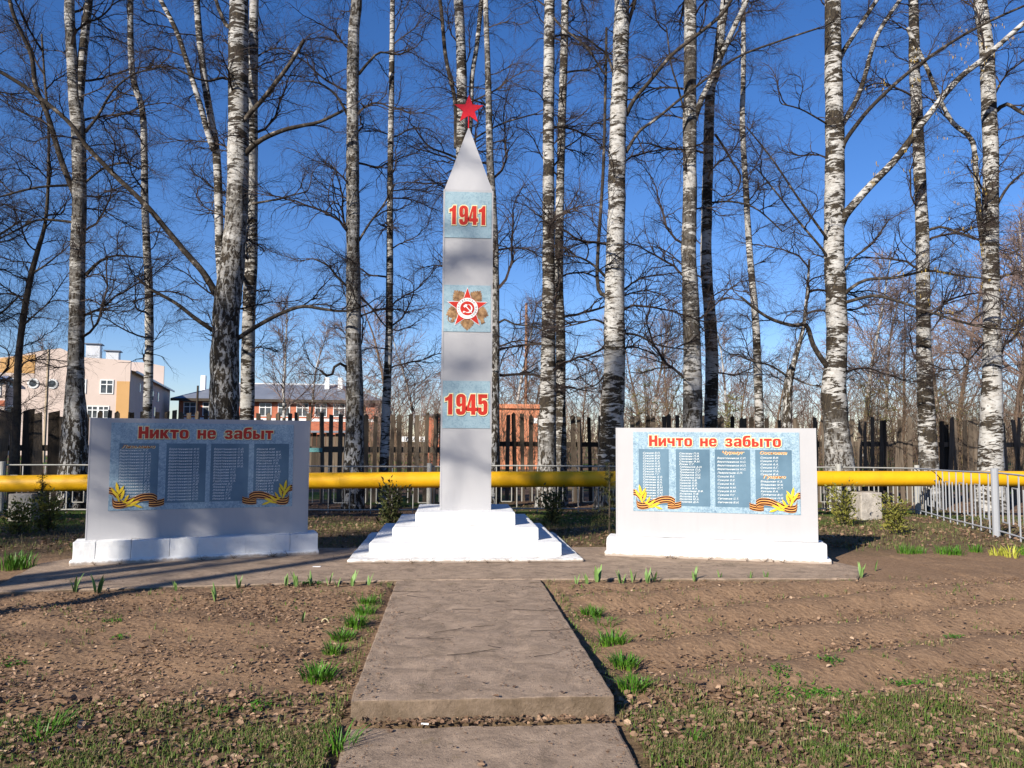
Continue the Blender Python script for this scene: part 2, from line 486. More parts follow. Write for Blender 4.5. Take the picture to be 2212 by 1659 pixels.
def ground_mat():
    m, nt, b = new_mat('soil_and_turf', 0.97, 0.1)
    g = N(nt, 'ShaderNodeNewGeometry')
    v = g.outputs['Position']
    sep = N(nt, 'ShaderNodeSeparateXYZ'); nt.links.new(v, sep.inputs[0])
    a = tex_noise(nt, v, 1.1, 6, 0.6)
    f = tex_noise(nt, v, 19, 12, 0.80, 0.0)
    vo = N(nt, 'ShaderNodeTexVoronoi', Scale=24.0); nt.links.new(v, vo.inputs['Vector'])
    soil = ramp(nt, a, [(0.3, (0.179, 0.109, 0.064)), (0.7, (0.272, 0.174, 0.105))])
    soil = mixc(nt, 0.6, soil, ramp(nt, f, [(0.3, (0.078, 0.047, 0.028)), (0.5, (0.226, 0.143, 0.087)), (0.7, (0.342, 0.232, 0.145))]))
    turf = ramp(nt, f, [(0.3, (0.049, 0.031, 0.018)), (0.5, (0.127, 0.086, 0.049)), (0.7, (0.230, 0.160, 0.094))])
    green = tex_noise(nt, v, 2.3, 5, 0.6)
    turf = mixc(nt, math_n(nt, 'MULTIPLY', ramp(nt, green, [(0.55, (0, 0, 0)), (0.68, (1, 1, 1))]), 0.35), turf, (0.061, 0.074, 0.021))
    jag = math_n(nt, 'MULTIPLY_ADD', a, 1.4, sep.outputs[1])
    near = ramp(nt, math_n(nt, 'DIVIDE', jag, 60.0), [(0.0, (1, 1, 1)), (5.6/60, (1, 1, 1)), (6.1/60, (0, 0, 0)), (11.6/60, (0, 0, 0)), (12.6/60, (1, 1, 1))])
    col = mixc(nt, near, soil, turf)
    lit = ramp(nt, f, [(0.3, (0.049, 0.031, 0.021)), (0.5, (0.135, 0.086, 0.057)), (0.7, (0.246, 0.164, 0.115))])
    far = ramp(nt, math_n(nt, 'DIVIDE', jag, 60.0), [(15.0/60, (0, 0, 0)), (17.5/60, (1, 1, 1))])
    farcol = mixc(nt, ramp(nt, tex_noise(nt, v, 0.16, 3), [(0.48, (0, 0, 0)), (0.56, (1, 1, 1))]), lit, (0.061, 0.098, 0.018))
    col = mixc(nt, far, col, farcol)
    nt.links.new(col, b.inputs['Base Color'])
    h = math_n(nt, 'ADD', f, math_n(nt, 'MULTIPLY', vo.outputs['Distance'], 0.6))
    bump(nt, b, h, 0.7, 0.02)
    return m
M_GROUND = ground_mat()

# ------------------------------------------------------------------ ground
def build_ground():
    ys = [-60, -30, -12, -5, 0, 2]
    y = 3.2
    while y < 420:
        ys.append(y)
        y += max(0.022, 0.0052 * y) if y < 13 else (0.012 * y if y < 30 else 0.08 * y)
    xs = [-300, -150, -80, -45, -28, -20, -15, -12]
    x = -10.0
    while x <= 10.0:
        xs.append(x); x += 0.05 if abs(x) < 7 else 0.15
    xs += [12, 15, 20, 28, 45, 80, 150, 300]
    V = []
    for y in ys:
        for x in xs:
            z = ground_z(x, y)
            if 3 < y < 12.5 and abs(x) < 9:
                k = sstep(2.9, 3.6, y)
                z += k * (0.016 * mnoise.noise((x*3.1, y*3.1, 1)) + 0.012 * mnoise.noise((x*6.3+3, y*6.3, 2)) + 0.006 * mnoise.noise((x*9.7, y*9.7, 5)))
            if abs(x) < 0.86 and y < 9.4: z = min(z, -0.155 if y < 5.0 else -0.06)
            if abs(x) < 6 and 9.0 < y < 12.1: z = min(z, -0.03)
            V.append((x, y, z))
    nx = len(xs)
    i = np.arange((len(ys)-1)*nx).reshape(len(ys)-1, nx)[:, :-1].ravel()
    F = np.stack([i, i+1, i+1+nx, i+nx], 1)
    o = obj('ground', np_mesh('ground', np.array(V), F, M_GROUND, True))
    o['kind'] = 'structure'
build_ground()

# paving: apron, path slab, front slab
def poly_slab(name, pts, z0, z1, mat, amp=0.02, step=0.12):
    """closed outline subdivided and roughened, extruded"""
    out = []
    n = len(pts)
    for i in range(n):
        a = Vector(pts[i]); b = Vector(pts[(i+1) % n])
        k = max(1, int((b-a).length/step))
        for j in range(k):
            p = a.lerp(b, j/k)
            q = Vector((p.x, p.y, 0))*4
            p = p + Vector((mnoise.noise(q), mnoise.noise(q+Vector((9, 3, 1)))))*amp
            out.append(p)
    cx = sum((p for p in out), Vector((0, 0)))/len(out)
    mb = MB(); k = len(out)
    vs = [(p.x, p.y, z0) for p in out] + [(p.x, p.y, z1-0.012+0.006*mnoise.noise((p.x*8, p.y*8, 0))) for p in out]
    ins = [(p.x - 0.014*math.copysign(1, p.x-cx.x), p.y - 0.014*math.copysign(1, p.y-cx.y), z1) for p in out]
    vs += ins
    fs = [(i, (i+1) % k, (i+1) % k+k, i+k) for i in range(k)] + [(i+k, (i+1) % k+k, (i+1) % k+2*k, i+2*k) for i in range(k)]
    fs.append(tuple(range(2*k, 3*k)))
    mb.add(vs, fs)
    o = mb.obj(name, mat); o['kind'] = 'structure'
    return o
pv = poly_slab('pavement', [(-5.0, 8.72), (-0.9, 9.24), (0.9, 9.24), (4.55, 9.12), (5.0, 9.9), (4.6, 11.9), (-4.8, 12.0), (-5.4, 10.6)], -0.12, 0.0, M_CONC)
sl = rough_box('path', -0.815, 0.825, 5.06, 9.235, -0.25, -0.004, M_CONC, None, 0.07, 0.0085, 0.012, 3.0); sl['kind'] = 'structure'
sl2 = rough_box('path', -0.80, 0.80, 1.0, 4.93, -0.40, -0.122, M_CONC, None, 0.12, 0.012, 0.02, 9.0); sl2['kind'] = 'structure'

# ------------------------------------------------------------------ lettering (flat print, as thin raised ink)
_txt = []
def text_part(name, body, mat, parent, x, z, size, y, width=None, shear=0.0, offset=0.0, line=1.0, align='LEFT', height=None, xscale=None, spacing=1.0):
    """queue a text; x,z = left (or centre) of the first baseline in the parent's XZ plane, y = its depth"""
    cu = bpy.data.curves.new(name, 'FONT')
    cu.body = body; cu.size = 1.0; cu.shear = shear; cu.offset = offset
    cu.space_line = line; cu.align_x = align; cu.resolution_u = 3; cu.space_character = spacing
    o = bpy.data.objects.new(name + '_src', cu); C.objects.link(o)
    _txt.append((name, o, mat, parent, x, z, size, y, width, height, xscale, align))

def flush_text():
    dg = bpy.context.evaluated_depsgraph_get()
    for name, o, mat, parent, x, z, size, y, width, height, xs, align in _txt:
        m = bpy.data.meshes.new_from_object(o.evaluated_get(dg))
        n = len(m.vertices)
        co = np.empty(n*3, np.float32); m.vertices.foreach_get('co', co); co = co.reshape(-1, 3)
        sx = size if xs is None else size*xs
        sz = size
        w = co[:, 0].max()-co[:, 0].min()
        if width: sx = width/w
        if height: sz = height/(co[:, 1].max()-co[:, 1].min())
        out = np.empty_like(co)
        x0 = 0.0
        if width and align == 'CENTER': x0 = -(co[:, 0].max()+co[:, 0].min())/2
        out[:, 0] = x + (co[:, 0]+x0)*sx
        out[:, 2] = z + co[:, 1]*sz
        out[:, 1] = y
        m.vertices.foreach_set('co', out.ravel())
        m.materials.clear(); m.materials.append(mat)
        m.update()
        m.name = name
        obj(name, m, parent)
        cu = o.data
        bpy.data.objects.remove(o); bpy.data.curves.remove(cu)
    _txt.clear()

def star_pts(cx, cz, r, ri, n=5, rot=math.pi/2):
    return [(cx + (r if i % 2 == 0 else ri)*math.cos(rot + math.pi*i/n), cz + (r if i % 2 == 0 else ri)*math.sin(rot + math.pi*i/n)) for i in range(2*n)]

# ------------------------------------------------------------------ obelisk
OB = thing('obelisk_monument', (0.0, 12.03, 0), 'white stepped obelisk with red star on top and war-year plates', 'monument')
HX = 0.360
zT, zA = 5.31, 6.42
tiers = [(1.534, 10.47-12.03, 0.0, 0.045), (1.279, 10.725-12.03, 0.040, 0.218), (0.998, 11.005-12.03, 0.214, 0.390), (0.702, 11.30-12.03, 0.386, 0.572)]
for i, (hw, yf, z0, z1) in enumerate(tiers):
    rough_box('pedestal_step', -hw, hw, yf, -yf*0.98, z0, z1, M_WASH, OB, 0.10, 0.007 if i else 0.010, 0.022, 5.0*i)
mb = MB()
mb.add([(-HX, -HX, 0.57), (HX, -HX, 0.57), (HX, HX, 0.57), (-HX, HX, 0.57), (-HX*.99, -HX*.99, zT), (HX*.99, -HX*.99, zT), (HX*.99, HX*.99, zT), (-HX*.99, HX*.99, zT)],
       [(0, 1, 5, 4), (1, 2, 6, 5), (2, 3, 7, 6), (3, 0, 4, 7)])
mb.obj('shaft', M_PANEL, OB)
# narrow folded corner strips and the bottom flashing of the sheet cladding
for sx in (-1, 1):
    MB().box(sx*HX - 0.012, sx*HX + 0.012, -HX-0.003, -HX+0.02, 0.575, zT-0.004).obj('corner_strip', M_PANEL, OB)
h = HX*.99
MB().add([(-h, -h, zT), (h, -h, zT), (h, h, zT), (-h, h, zT), (0, 0, zA)], [(0, 1, 4), (1, 2, 4), (2, 3, 4), (3, 0, 4)]).obj('spire', M_PANEL, OB)
# star: two-sided faceted
st = star_pts(0, 6.69, 0.236, 0.096)
mb = MB()
mb.prism(st, -0.012, 0.012)
star = mb.obj('star', M_RED, OB)
MB().tube([(0, 0, zA-0.03), (0, 0, 6.60)], 0.011, 8).obj('star_rod', M_RED, star)

def plate(zc, name):
    p = obj(name, None, None) if False else None
    hw = HX*.985 - 0.008
    o = MB().box(-hw, hw, -HX-0.008, -HX+0.004, zc-hw, zc+hw).obj(name, M_PLATE, OB)
    return o
yP = -HX-0.008
def z_of(py):
    return at(1005, py, 12.03-HX).z
p41 = plate((z_of(413)+z_of(516))/2, 'date_plate'); p41['label'] = 'blue marbled plate with the red year 1941'
p45 = plate((z_of(822)+z_of(926))/2, 'date_plate'); p45['label'] = 'blue marbled plate with the red year 1945'
pOr = plate((z_of(615)+z_of(718))/2, 'order_plate'); pOr['label'] = 'marbled plate with a red star war order emblem'

# condensed heavy numerals drawn as polygons on a 1 x 1.55 cell
def rrect(x0, x1, z0, z1, c):
    return [(x0+c, z0), (x1-c, z0), (x1-c*.35, z0+c*.35), (x1, z0+c), (x1, z1-c), (x1-c*.35, z1-c*.35), (x1-c, z1), (x0+c, z1), (x0+c*.35, z1-c*.35), (x0, z1-c), (x0, z0+c), (x0+c*.35, z0+c*.35)]
GLYPH = {  # char: (advance, outlines, holes)
 '1': (1.0, [[(0.30, 0), (0.70, 0), (0.70, 1.55), (0.42, 1.55), (0.36, 1.42), (0.20, 1.30), (0.02, 1.26), (0.02, 1.00), (0.30, 1.06)]], []),
 '4': (1.0, [[(0.42, 0.0), (0.80, 0.0), (0.80, 0.26), (0.95, 0.26), (0.95, 0.55), (0.80, 0.55), (0.80, 1.55), (0.36, 1.55), (0.0, 0.56), (0.0, 0.26), (0.42, 0.26)]], [[(0.42, 0.55), (0.42, 1.12), (0.24, 0.55)]]),
 '9': (1.0, [[(0.03, 0.20), (0.10, 0.08), (0.24, 0.0), (0.44, -0.02), (0.66, 0.0), (0.82, 0.08), (0.90, 0.22), (0.93, 0.42), (0.93, 1.18), (0.90, 1.36), (0.80, 1.48), (0.62, 1.56), (0.36, 1.56), (0.17, 1.48), (0.06, 1.36), (0.03, 1.20), (0.03, 0.90), (0.07, 0.72), (0.17, 0.62), (0.34, 0.58), (0.48, 0.62), (0.56, 0.70), (0.56, 0.34), (0.53, 0.25), (0.44, 0.25), (0.40, 0.33), (0.40, 0.45), (0.03, 0.45)]], [[(0.40, 0.92), (0.43, 0.84), (0.52, 0.84), (0.56, 0.92), (0.56, 1.22), (0.53, 1.31), (0.43, 1.31), (0.40, 1.22)]]),
 '5': (1.0, [[(0.04, 1.55), (0.90, 1.55), (0.90, 1.25), (0.40, 1.25), (0.385, 1.02), (0.47, 1.08), (0.60, 1.11), (0.76, 1.08), (0.88, 0.98), (0.93, 0.84), (0.93, 0.32), (0.89, 0.16), (0.78, 0.04), (0.60, -0.02), (0.36, -0.02), (0.18, 0.04), (0.07, 0.16), (0.03, 0.30), (0.03, 0.56), (0.38, 0.56), (0.38, 0.32), (0.42, 0.25), (0.50, 0.25), (0.55, 0.32), (0.55, 0.76), (0.51, 0.84), (0.44, 0.84), (0.39, 0.77), (0.07, 0.77)]], []),
 'Н': (1.14, [[(0, 0), (.36, 0), (.36, .50), (.66, .50), (.66, 0), (1.02, 0), (1.02, 1.32), (.66, 1.32), (.66, .82), (.36, .82), (.36, 1.32), (0, 1.32)]], []),
 'и': (1.06, [[(0, 0), (.30, 0), (.62, .52), (.62, 0), (.94, 0), (.94, 1), (.64, 1), (.32, .48), (.32, 1), (0, 1)]], []),
 'к': (1.02, [[(0, 0), (.33, 0), (.33, .36), (.56, 0), (.95, 0), (.62, .52), (.93, 1), (.56, 1), (.33, .64), (.33, 1), (0, 1)]], []),
 'т': (1.00, [[(.28, 0), (.62, 0), (.62, .72), (.90, .72), (.90, 1), (0, 1), (0, .72), (.28, .72)]], []),
 'о': (1.06, [rrect(0, .94, 0, 1, .26)], [rrect(.33, .61, .22, .78, .09)]),
 'н': (1.05, [[(0, 0), (.33, 0), (.33, .37), (.60, .37), (.60, 0), (.93, 0), (.93, 1), (.60, 1), (.60, .64), (.33, .64), (.33, 1), (0, 1)]], []),
 'е': (1.04, [[(.92, .42), (.32, .42), (.32, .30), (.40, .22), (.52, .22), (.58, .30), (.92, .30), (.86, .12), (.68, 0), (.25, 0), (.07, .12), (0, .3), (0, .7), (.07, .88), (.25, 1), (.68, 1), (.86, .88), (.92, .7)]], [[(.32, .60), (.60, .60), (.60, .70), (.54, .78), (.38, .78), (.32, .70)]]),
 'з': (1.02, [[(0, .3), (.32, .3), (.40, .22), (.52, .22), (.58, .3), (.58, .36), (.52, .42), (.28, .42), (.28, .60), (.50, .60), (.56, .66), (.56, .72), (.50, .78), (.40, .78), (.33, .71), (.02, .71), (.10, .90), (.28, 1), (.66, 1), (.84, .90), (.88, .76), (.84, .60), (.72, .52), (.86, .44), (.92, .3), (.88, .13), (.70, 0), (.25, 0), (.08, .10)]], []),
 'а': (1.05, [[(.60, 0), (.93, 0), (.93, .75), (.85, .92), (.68, 1), (.28, 1), (.10, .92), (.03, .72), (.34, .72), (.40, .79), (.52, .79), (.60, .72), (.60, .62), (.22, .58), (.05, .48), (0, .3), (.05, .10), (.20, 0), (.40, 0), (.56, .10)]], [[(.33, .30), (.37, .22), (.50, .22), (.60, .32), (.60, .42), (.42, .40), (.35, .37)]]),
 'б': (1.05, [[(0, .3), (.07, .12), (.25, 0), (.68, 0), (.86, .12), (.93, .3), (.93, .62), (.86, .82), (.70, .92), (.50, .90), (.36, .82), (.36, .92), (.42, 1.04), (.60, 1.08), (.90, 1.08), (.90, 1.34), (.45, 1.34), (.20, 1.28), (.06, 1.12), (0, .9)]], [[(.33, .30), (.40, .22), (.54, .22), (.60, .30), (.60, .58), (.54, .66), (.40, .66), (.33, .58)]]),
 'ы': (1.38, [[(0, 0), (.55, 0), (.76, .10), (.82, .30), (.76, .50), (.55, .62), (.33, .62), (.33, 1), (0, 1)], [(.92, 0), (1.25, 0), (1.25, 1), (.92, 1)]], [[(.33, .22), (.44, .22), (.50, .27), (.50, .35), (.44, .40), (.33, .40)]]),
 'ч': (1.03, [[(.58, 0), (.91, 0), (.91, 1), (.58, 1), (.58, .62), (.38, .62), (.33, .68), (.33, 1), (0, 1), (0, .60), (.08, .44), (.25, .36), (.58, .36)]], []),
 ' ': (0.80, [], []),
}

def offset_poly(poly, d):
    n = len(poly); out = []
    area = sum(poly[i][0]*poly[(i+1) % n][1]-poly[(i+1) % n][0]*poly[i][1] for i in range(n))
    s = 1 if area > 0 else -1
    for i in range(n):
        a, b, c = Vector(poly[i-1]), Vector(poly[i]), Vector(poly[(i+1) % n])
        e1 = (b-a).normalized(); e2 = (c-b).normalized()
        n1 = Vector((e1.y, -e1.x))*s; n2 = Vector((e2.y, -e2.x))*s
        m = n1+n2
        if m.length < 1e-4: m = n1
        m.normalize()
        k = d/max(0.45, m.dot(n1))
        out.append(tuple(b + m*k))
    return out

def numerals(body, parent, xc, z0, width, unit_h, y, off=0.075, names=('numeral_shadow', 'numeral_outline', 'numeral')):
    """each character: dark soft edge, cream outline, red fill; z0 = baseline, unit_h = height of one glyph unit"""
    total = sum(GLYPH[c][0] for c in body)
    sx = width/total; sz = unit_h
    for li, (of, mat, dx, dz, dy) in enumerate(((off, M_INK_SHADOW, 0.035, -0.04, 0.0), (off, M_INK_CREAM, 0, 0, -0.0012), (0.0, M_INK_RED, 0, 0, -0.0024))):
        cx = 0.0
        for ch in body:
            bm = bmesh.new()
            adv, outs, ins = GLYPH[ch]
            for oi, op in enumerate(outs):
                holes = ins if oi == 0 else []
                loops = [offset_poly(op, of) if of else op] + [offset_poly(p, -of*0.6) if of else p for p in holes]
                edges = []
                for lp in loops:
                    vs = [bm.verts.new((xc - width/2 + (cx+px+dx)*sx, y+dy, z0 + (pz+dz)*sz)) for px, pz in lp]
                    for k in range(len(vs)): edges.append(bm.edges.new((vs[k], vs[(k+1) % len(vs)])))
                bmesh.ops.triangle_fill(bm, edges=edges, use_beauty=False, normal=Vector((0, -1, 0)))
            cx += adv
            if not outs: bm.free(); continue
            m = bpy.data.meshes.new(names[li]); bm.to_mesh(m); bm.free(); m.materials.append(mat)
            obj(names[li], m, parent)
sc_px = (2*HX)/104.0
numerals('1941', p41, 0.008, z_of(486), 84*sc_px, 42*sc_px/1.56, yP-0.002)
numerals('1945', p45, 0.004, z_of(896), 92*sc_px, 44*sc_px/1.56, yP-0.002)

# order emblem
def emblem(parent, zc):
    s = HX/52.0
    def P(x, z): return (x*s, zc + z*s)
    y = yP
    # gold rays between the star's points: fans of thin wedges
    for k in range(5):
        a0 = math.pi/2 + math.pi/5 + k*2*math.pi/5
        mb = MB(); nr = 9
        for j in range(nr):
            t0 = a0 + (j-nr/2)*0.096; t1 = t0 + 0.094
            rr = 46 - 12*abs((j+0.5)/nr*2-1)
            mb.prism([P(8*math.cos(t0), 8*math.sin(t0)), P(rr*math.cos(t0), rr*math.sin(t0)), P((rr+1.6)*math.cos((t0+t1)/2), (rr+1.6)*math.sin((t0+t1)/2)), P(rr*math.cos(t1), rr*math.sin(t1)), P(8*math.cos(t1), 8*math.sin(t1))], y-0.003-0.001*(j % 2), y)
        mb.obj('gold_rays', M_GOLD, parent)
    # sabre and rifle ends
    MB().prism([P(-36, -27), P(-31, -30), P(-12, -4), P(-16, -2)], y-0.0055, y-0.003).obj('sabre_hilt', M_GOLD, parent)
    arc = [P(-33+9*math.cos(a), -22+9*math.sin(a)) for a in np.linspace(2.6, 5.6, 8)] + [P(-33+7.2*math.cos(a), -22+7.2*math.sin(a)) for a in np.linspace(5.6, 2.6, 8)]
    MB().prism(arc, y-0.0058, y-0.003).obj('sabre_guard', M_GOLD, parent)
    MB().prism([P(30, -34), P(38, -30), P(33, -18), P(20, -4), P(16, -8), P(27, -22)], y-0.0055, y-0.003).obj('rifle_butt', M_GOLD, parent)
    # white edged red star
    MB().prism([P(a, b) for a, b in star_pts(0, 0, 45.8, 18.6)], y-0.0075, y-0.005).obj('star_edge', M_INK_WHITE, parent)
    MB().prism([P(a, b) for a, b in star_pts(0, 0, 43.5, 17.6)], y-0.009, y-0.007).obj('red_star', M_INK_RED, parent)
    def disc(r, y0, y1, mat, nm): MB().prism([P(r*math.cos(a), r*math.sin(a)) for a in np.linspace(0, 2*math.pi, 33)[:-1]], y0, y1).obj(nm, mat, parent)
    disc(23.6, y-0.0105, y-0.0085, M_INK_RED, 'ring_rim')
    disc(22.6, y-0.0115, y-0.010, M_INK_WHITE, 'white_ring')
    disc(15.2, y-0.0130, y-0.011, M_INK_RED, 'medallion')
    # hammer and sickle
    o = [P(1.5+9.5*math.cos(a), -0.5+9.5*math.sin(a)) for a in np.linspace(1.45, -2.45, 14)]
    i_ = [P(-0.3+8.2*math.cos(a), 0.2+8.4*math.sin(a)) for a in np.linspace(-2.35, 1.35, 14)]
    MB().prism(o+i_, y-0.0148, y-0.0125).obj('sickle', M_INK_WHITE, parent)
    MB().prism([P(-6.4, -9.5), P(-4.8, -7.0), P(-7.6, -5.6), P(-10, -9.2)][::-1], y-0.0150, y-0.0125).obj('sickle_handle', M_INK_WHITE, parent)
    MB().prism([P(8.6, -9.8), P(10, -8.4), P(-2.6, 5.4), P(-4.2, 4.0)], y-0.0155, y-0.0125).obj('hammer_handle', M_INK_WHITE, parent)
    MB().prism([P(-8.8, 4.6), P(-5.8, 1.2), P(1.2, 7.6), P(-2.0, 8.6), P(-4.2, 8.8)], y-0.0158, y-0.0125).obj('hammer_head', M_INK_WHITE, parent)
    # ring lettering
    return s
se = emblem(pOr, (z_of(615)+z_of(718))/2)
def ring_text(parent, zc, s, y):
    body = 'ОТЕЧЕСТВЕННАЯ ВОЙНА'
    n = len(body)
    srcs = []
    for k, ch in enumerate(body):
        if ch == ' ': continue
        a = R(238 - k*(296/(n-1)))
        cu = bpy.data.curves.new('l', 'FONT'); cu.body = ch; cu.align_x = 'CENTER'; cu.resolution_u = 2; cu.offset = 0.01
        o = bpy.data.objects.new('l', cu); C.objects.link(o); srcs.append((o, a))
    dg = bpy.context.evaluated_depsgraph_get()
    mb = MB()
    for o, a in srcs:
        m = bpy.data.meshes.new_from_object(o.evaluated_get(dg))
        b = a - math.pi/2
        vs = []
        for v in m.vertices:
            lx, lz = v.co.x*5.6, v.co.y*5.6
            x = 16.9*math.cos(a) + lx*math.cos(b) - lz*math.sin(b)
            z = 16.9*math.sin(a) + lx*math.sin(b) + lz*math.cos(b)
            vs.append((x*s, y, zc+z*s))
        mb.add(vs, [tuple(p.vertices) for p in m.polygons])
        cu = o.data; bpy.data.objects.remove(o); bpy.data.curves.remove(cu); bpy.data.meshes.remove(m)
    mb.obj('ring_lettering', M_INK_SHADOW, parent)
ring_text(pOr, (z_of(615)+z_of(718))/2, se, yP-0.0125)

# ------------------------------------------------------------------ memorial boards
def ribbon(parent, ox, oz, flip, sc, y):
    """striped ribbon with a laurel sprig; ox,oz = outer bottom corner of the poster, flip=-1 for the right corner"""
    def bez(ps, n=10):
        out = []
        for i in range(len(ps)-1):
            p0 = Vector(ps[max(i-1, 0)]); p1 = Vector(ps[i]); p2 = Vector(ps[i+1]); p3 = Vector(ps[min(i+2, len(ps)-1)])
            for k in range(n):
                t = k/n
                out.append(0.5*((2*p1)+(-p0+p2)*t+(2*p0-5*p1+4*p2-p3)*t*t+(-p0+3*p1-3*p2+p3)*t**3))
        out.append(Vector(ps[-1])); return out
    def strip(path, w, yy, nm):
        pts = bez(path)
        cuts = [(-.5, .5, M_RIB_O, 0.0), (-.44, -.24, M_RIB_B, -0.0012), (-.10, .10, M_RIB_B, -0.0012), (.24, .44, M_RIB_B, -0.0012)]
        base = None
        for a, b, mat, dy in cuts:
            mb = MB(); vs = []
            for p in pts:
                vs.append((ox+flip*p.x*sc, yy+dy, oz+(p.y+a*w)*sc)); vs.append((ox+flip*p.x*sc, yy+dy, oz+(p.y+b*w)*sc))
            n = len(pts)
            fs = [(2*i, 2*i+2, 2*i+3, 2*i+1) if flip > 0 else (2*i+1, 2*i+3, 2*i+2, 2*i) for i in range(n-1)]
            mb.add(vs, fs).obj(nm if dy == 0 else 'ribbon_stripe', mat, parent)
    # coordinates in cm of the poster, origin at its outer bottom corner
    strip([(0.2, 24), (4, 23), (8, 19), (12, 20), (15, 23)], 8.0, y, 'ribbon')
    strip([(4, 14), (6, 8), (14, 7), (24, 10), (36, 15), (47, 15.5), (53, 12.5)], 9.0, y-0.003, 'ribbon')
    strip([(44, 8), (50, 7.5), (57, 8.5), (61, 10)], 8.0, y-0.0015, 'ribbon')
    rnd = random.Random(5)
    lv = [(9, 27, 100, 15), (13, 24, 60, 14), (6, 22, 125, 13), (15, 19, 75, 14), (10, 16, 110, 13), (19, 14, 60, 12), (24, 11, 40, 12), (29, 9, 20, 12), (32, 5, -20, 12), (24, 6, 10, 11), (18, 10, 150, 10)]
    for x, z, a, l in lv:
        a = R(a); d = Vector((math.cos(a), math.sin(a))); nn = Vector((-d.y, d.x))
        pts = []
        prof = [(-.5, 0), (-.25, .09), (.05, .12), (.3, .075), (.5, 0), (.3, -.075), (.05, -.12), (-.25, -.09)]
        for t, wv in prof:
            q = Vector((x, z)) + d*t*l + nn*wv*l
            pts.append((ox+flip*q.x*sc, oz+q.y*sc))
        if flip < 0: pts = pts[::-1]
        MB().prism(pts, y-0.0055-0.0008*rnd.random(), y-0.0045).obj('laurel_leaf', M_LAUREL, parent)

def board(name, label, cx, cy, th, L, W, H, zb, title, tspan, cols, blocks):
    B = thing(name, (cx, cy, 0), label, 'memorial board', 'memorial name boards beside the obelisk', th)
    # footing and plinth
    ft = rough_box('footing', -L/2, L/2, -0.20, 0.34, -0.02, 0.058, M_WASH, B, 0.10, 0.012, 0.02, cx)
    if blocks:
        x = -L/2+0.03
        ws = [0.20, 0.32, 0.36, 0.27, 0.47, 0.46, 0.30]
        tot = sum(ws); k = (L-0.05)/tot
        for i, w in enumerate(ws):
            b = rough_box('plinth_block', x+0.0006, x+w*k-0.0006, -0.175, 0.28, 0.05, zb+0.003*(i % 2), M_WASH, B, 0.06, 0.008, 0.007, i*3.3+1)
            x += w*k
    else:
        rough_box('plinth', -L/2+0.02, L/2-0.05, -0.175, 0.28, 0.05, zb, M_WASH, B, 0.09, 0.006, 0.025, 44.0)
    MB().box(-W/2, W/2, 0.0, 0.10, zb+0.002, zb+H).obj('board_panel', M_PANEL, B)
    for sx in (-1, 1):
        MB().box(sx*W/2-0.008, sx*W/2+0.008, -0.003, 0.103, zb+0.001, zb+H+0.002).obj('edge_trim', M_PANEL, B)
    px0, px1 = -W/2+0.088*W, -W/2+0.922*W
    pz1, pz0 = zb+H*(1-0.038), zb+H*(1-0.765)
    po = MB().box(px0, px1, -0.007, 0.002, pz0, pz1).obj('poster', M_POSTER, B)
    pw, ph = px1-px0, pz1-pz0
    X = lambda s: px0+s*pw
    Z = lambda t: pz1-t*ph
    yf = -0.007
    for s0, s1, t0, t1, lines, tl, pitch, sm, heads in cols:
        MB().box(X(s0), X(s1), yf-0.0015, yf+0.001, Z(t1), Z(t0)).obj('name_column', M_COLPANEL, po)
        for body, tt, ss, wd in heads:
            text_part('village_heading', body, M_INK_CREAM, po, X(ss)+0.004, Z(tt)-0.003, 0.056, yf-0.0022, None, 0.25, 0.035, xscale=wd)
            text_part('village_heading', body, M_INK_ORANGE, po, X(ss), Z(tt), 0.056, yf-0.0030, None, 0.25, 0.018, xscale=wd)
        for chunk, t_first in lines:
            size = 0.0345
            text_part('name_list', '\n'.join(chunk), M_INK_WHITE, po, X(sm), Z(t_first)-size*0.35, size, yf-0.003, None, 0.28, 0.004, line=pitch*ph/size, xscale=1.16, spacing=1.06)
    # title
    tx = (X(tspan[0])+X(tspan[1]))/2; tw = X(tspan[1])-X(tspan[0])
    numerals(title, po, tx, Z(0.180), tw, 0.105*ph, yf-0.0015, 0.085, ('letter_shadow', 'letter_outline', 'letter'))
    ribbon(po, px0, pz0, 1, 0.0108, yf-0.005)
    ribbon(po, px1, pz0, -1, 0.0108, yf-0.005)
    return B

V_ = 'Веретенников '
c1 = ['Барышников П.Е.'] + [V_+x for x in ('А.А.', 'А.Н.', 'А.И.', 'А.Н.', 'А.Е.', 'В.С.', 'В.Н.', 'В.П.', 'В.С.', 'Г.К.', 'Д.К.', 'Д.В.', 'И.А.', 'И.Д.', 'И.Л.', 'И.В.')]
c2 = [V_+x for x in ('И.Я.', 'К.С.', 'К.П.', 'Л.Я.', 'Н.С.', 'Н.И.', 'Н.Н.', 'П.А.', 'П.Е.', 'П.М.', 'П.М.', 'П.Д.', 'Р.Я.', 'С.А.', 'С.А.', 'С.П.', 'С.С.', 'С.С.')]
c3 = [V_+x for x in ('С.Д.', 'С.М.', 'С.Я.', 'Ф.А.', 'В.И.', 'М.А.', 'М.В.')] + ['Владыкин А.С.', 'Владыкин Н.Е.', 'Владыкин П.Д.', 'Владыкин Я.Д.', 'Годбушин Я.А.', 'Данилов В.Г.', 'Жвакин П.И.', 'Жвакин В.И.', 'Зловин А.Г.', 'Иванов Г.Г.', 'Иванов Е.Ф.']
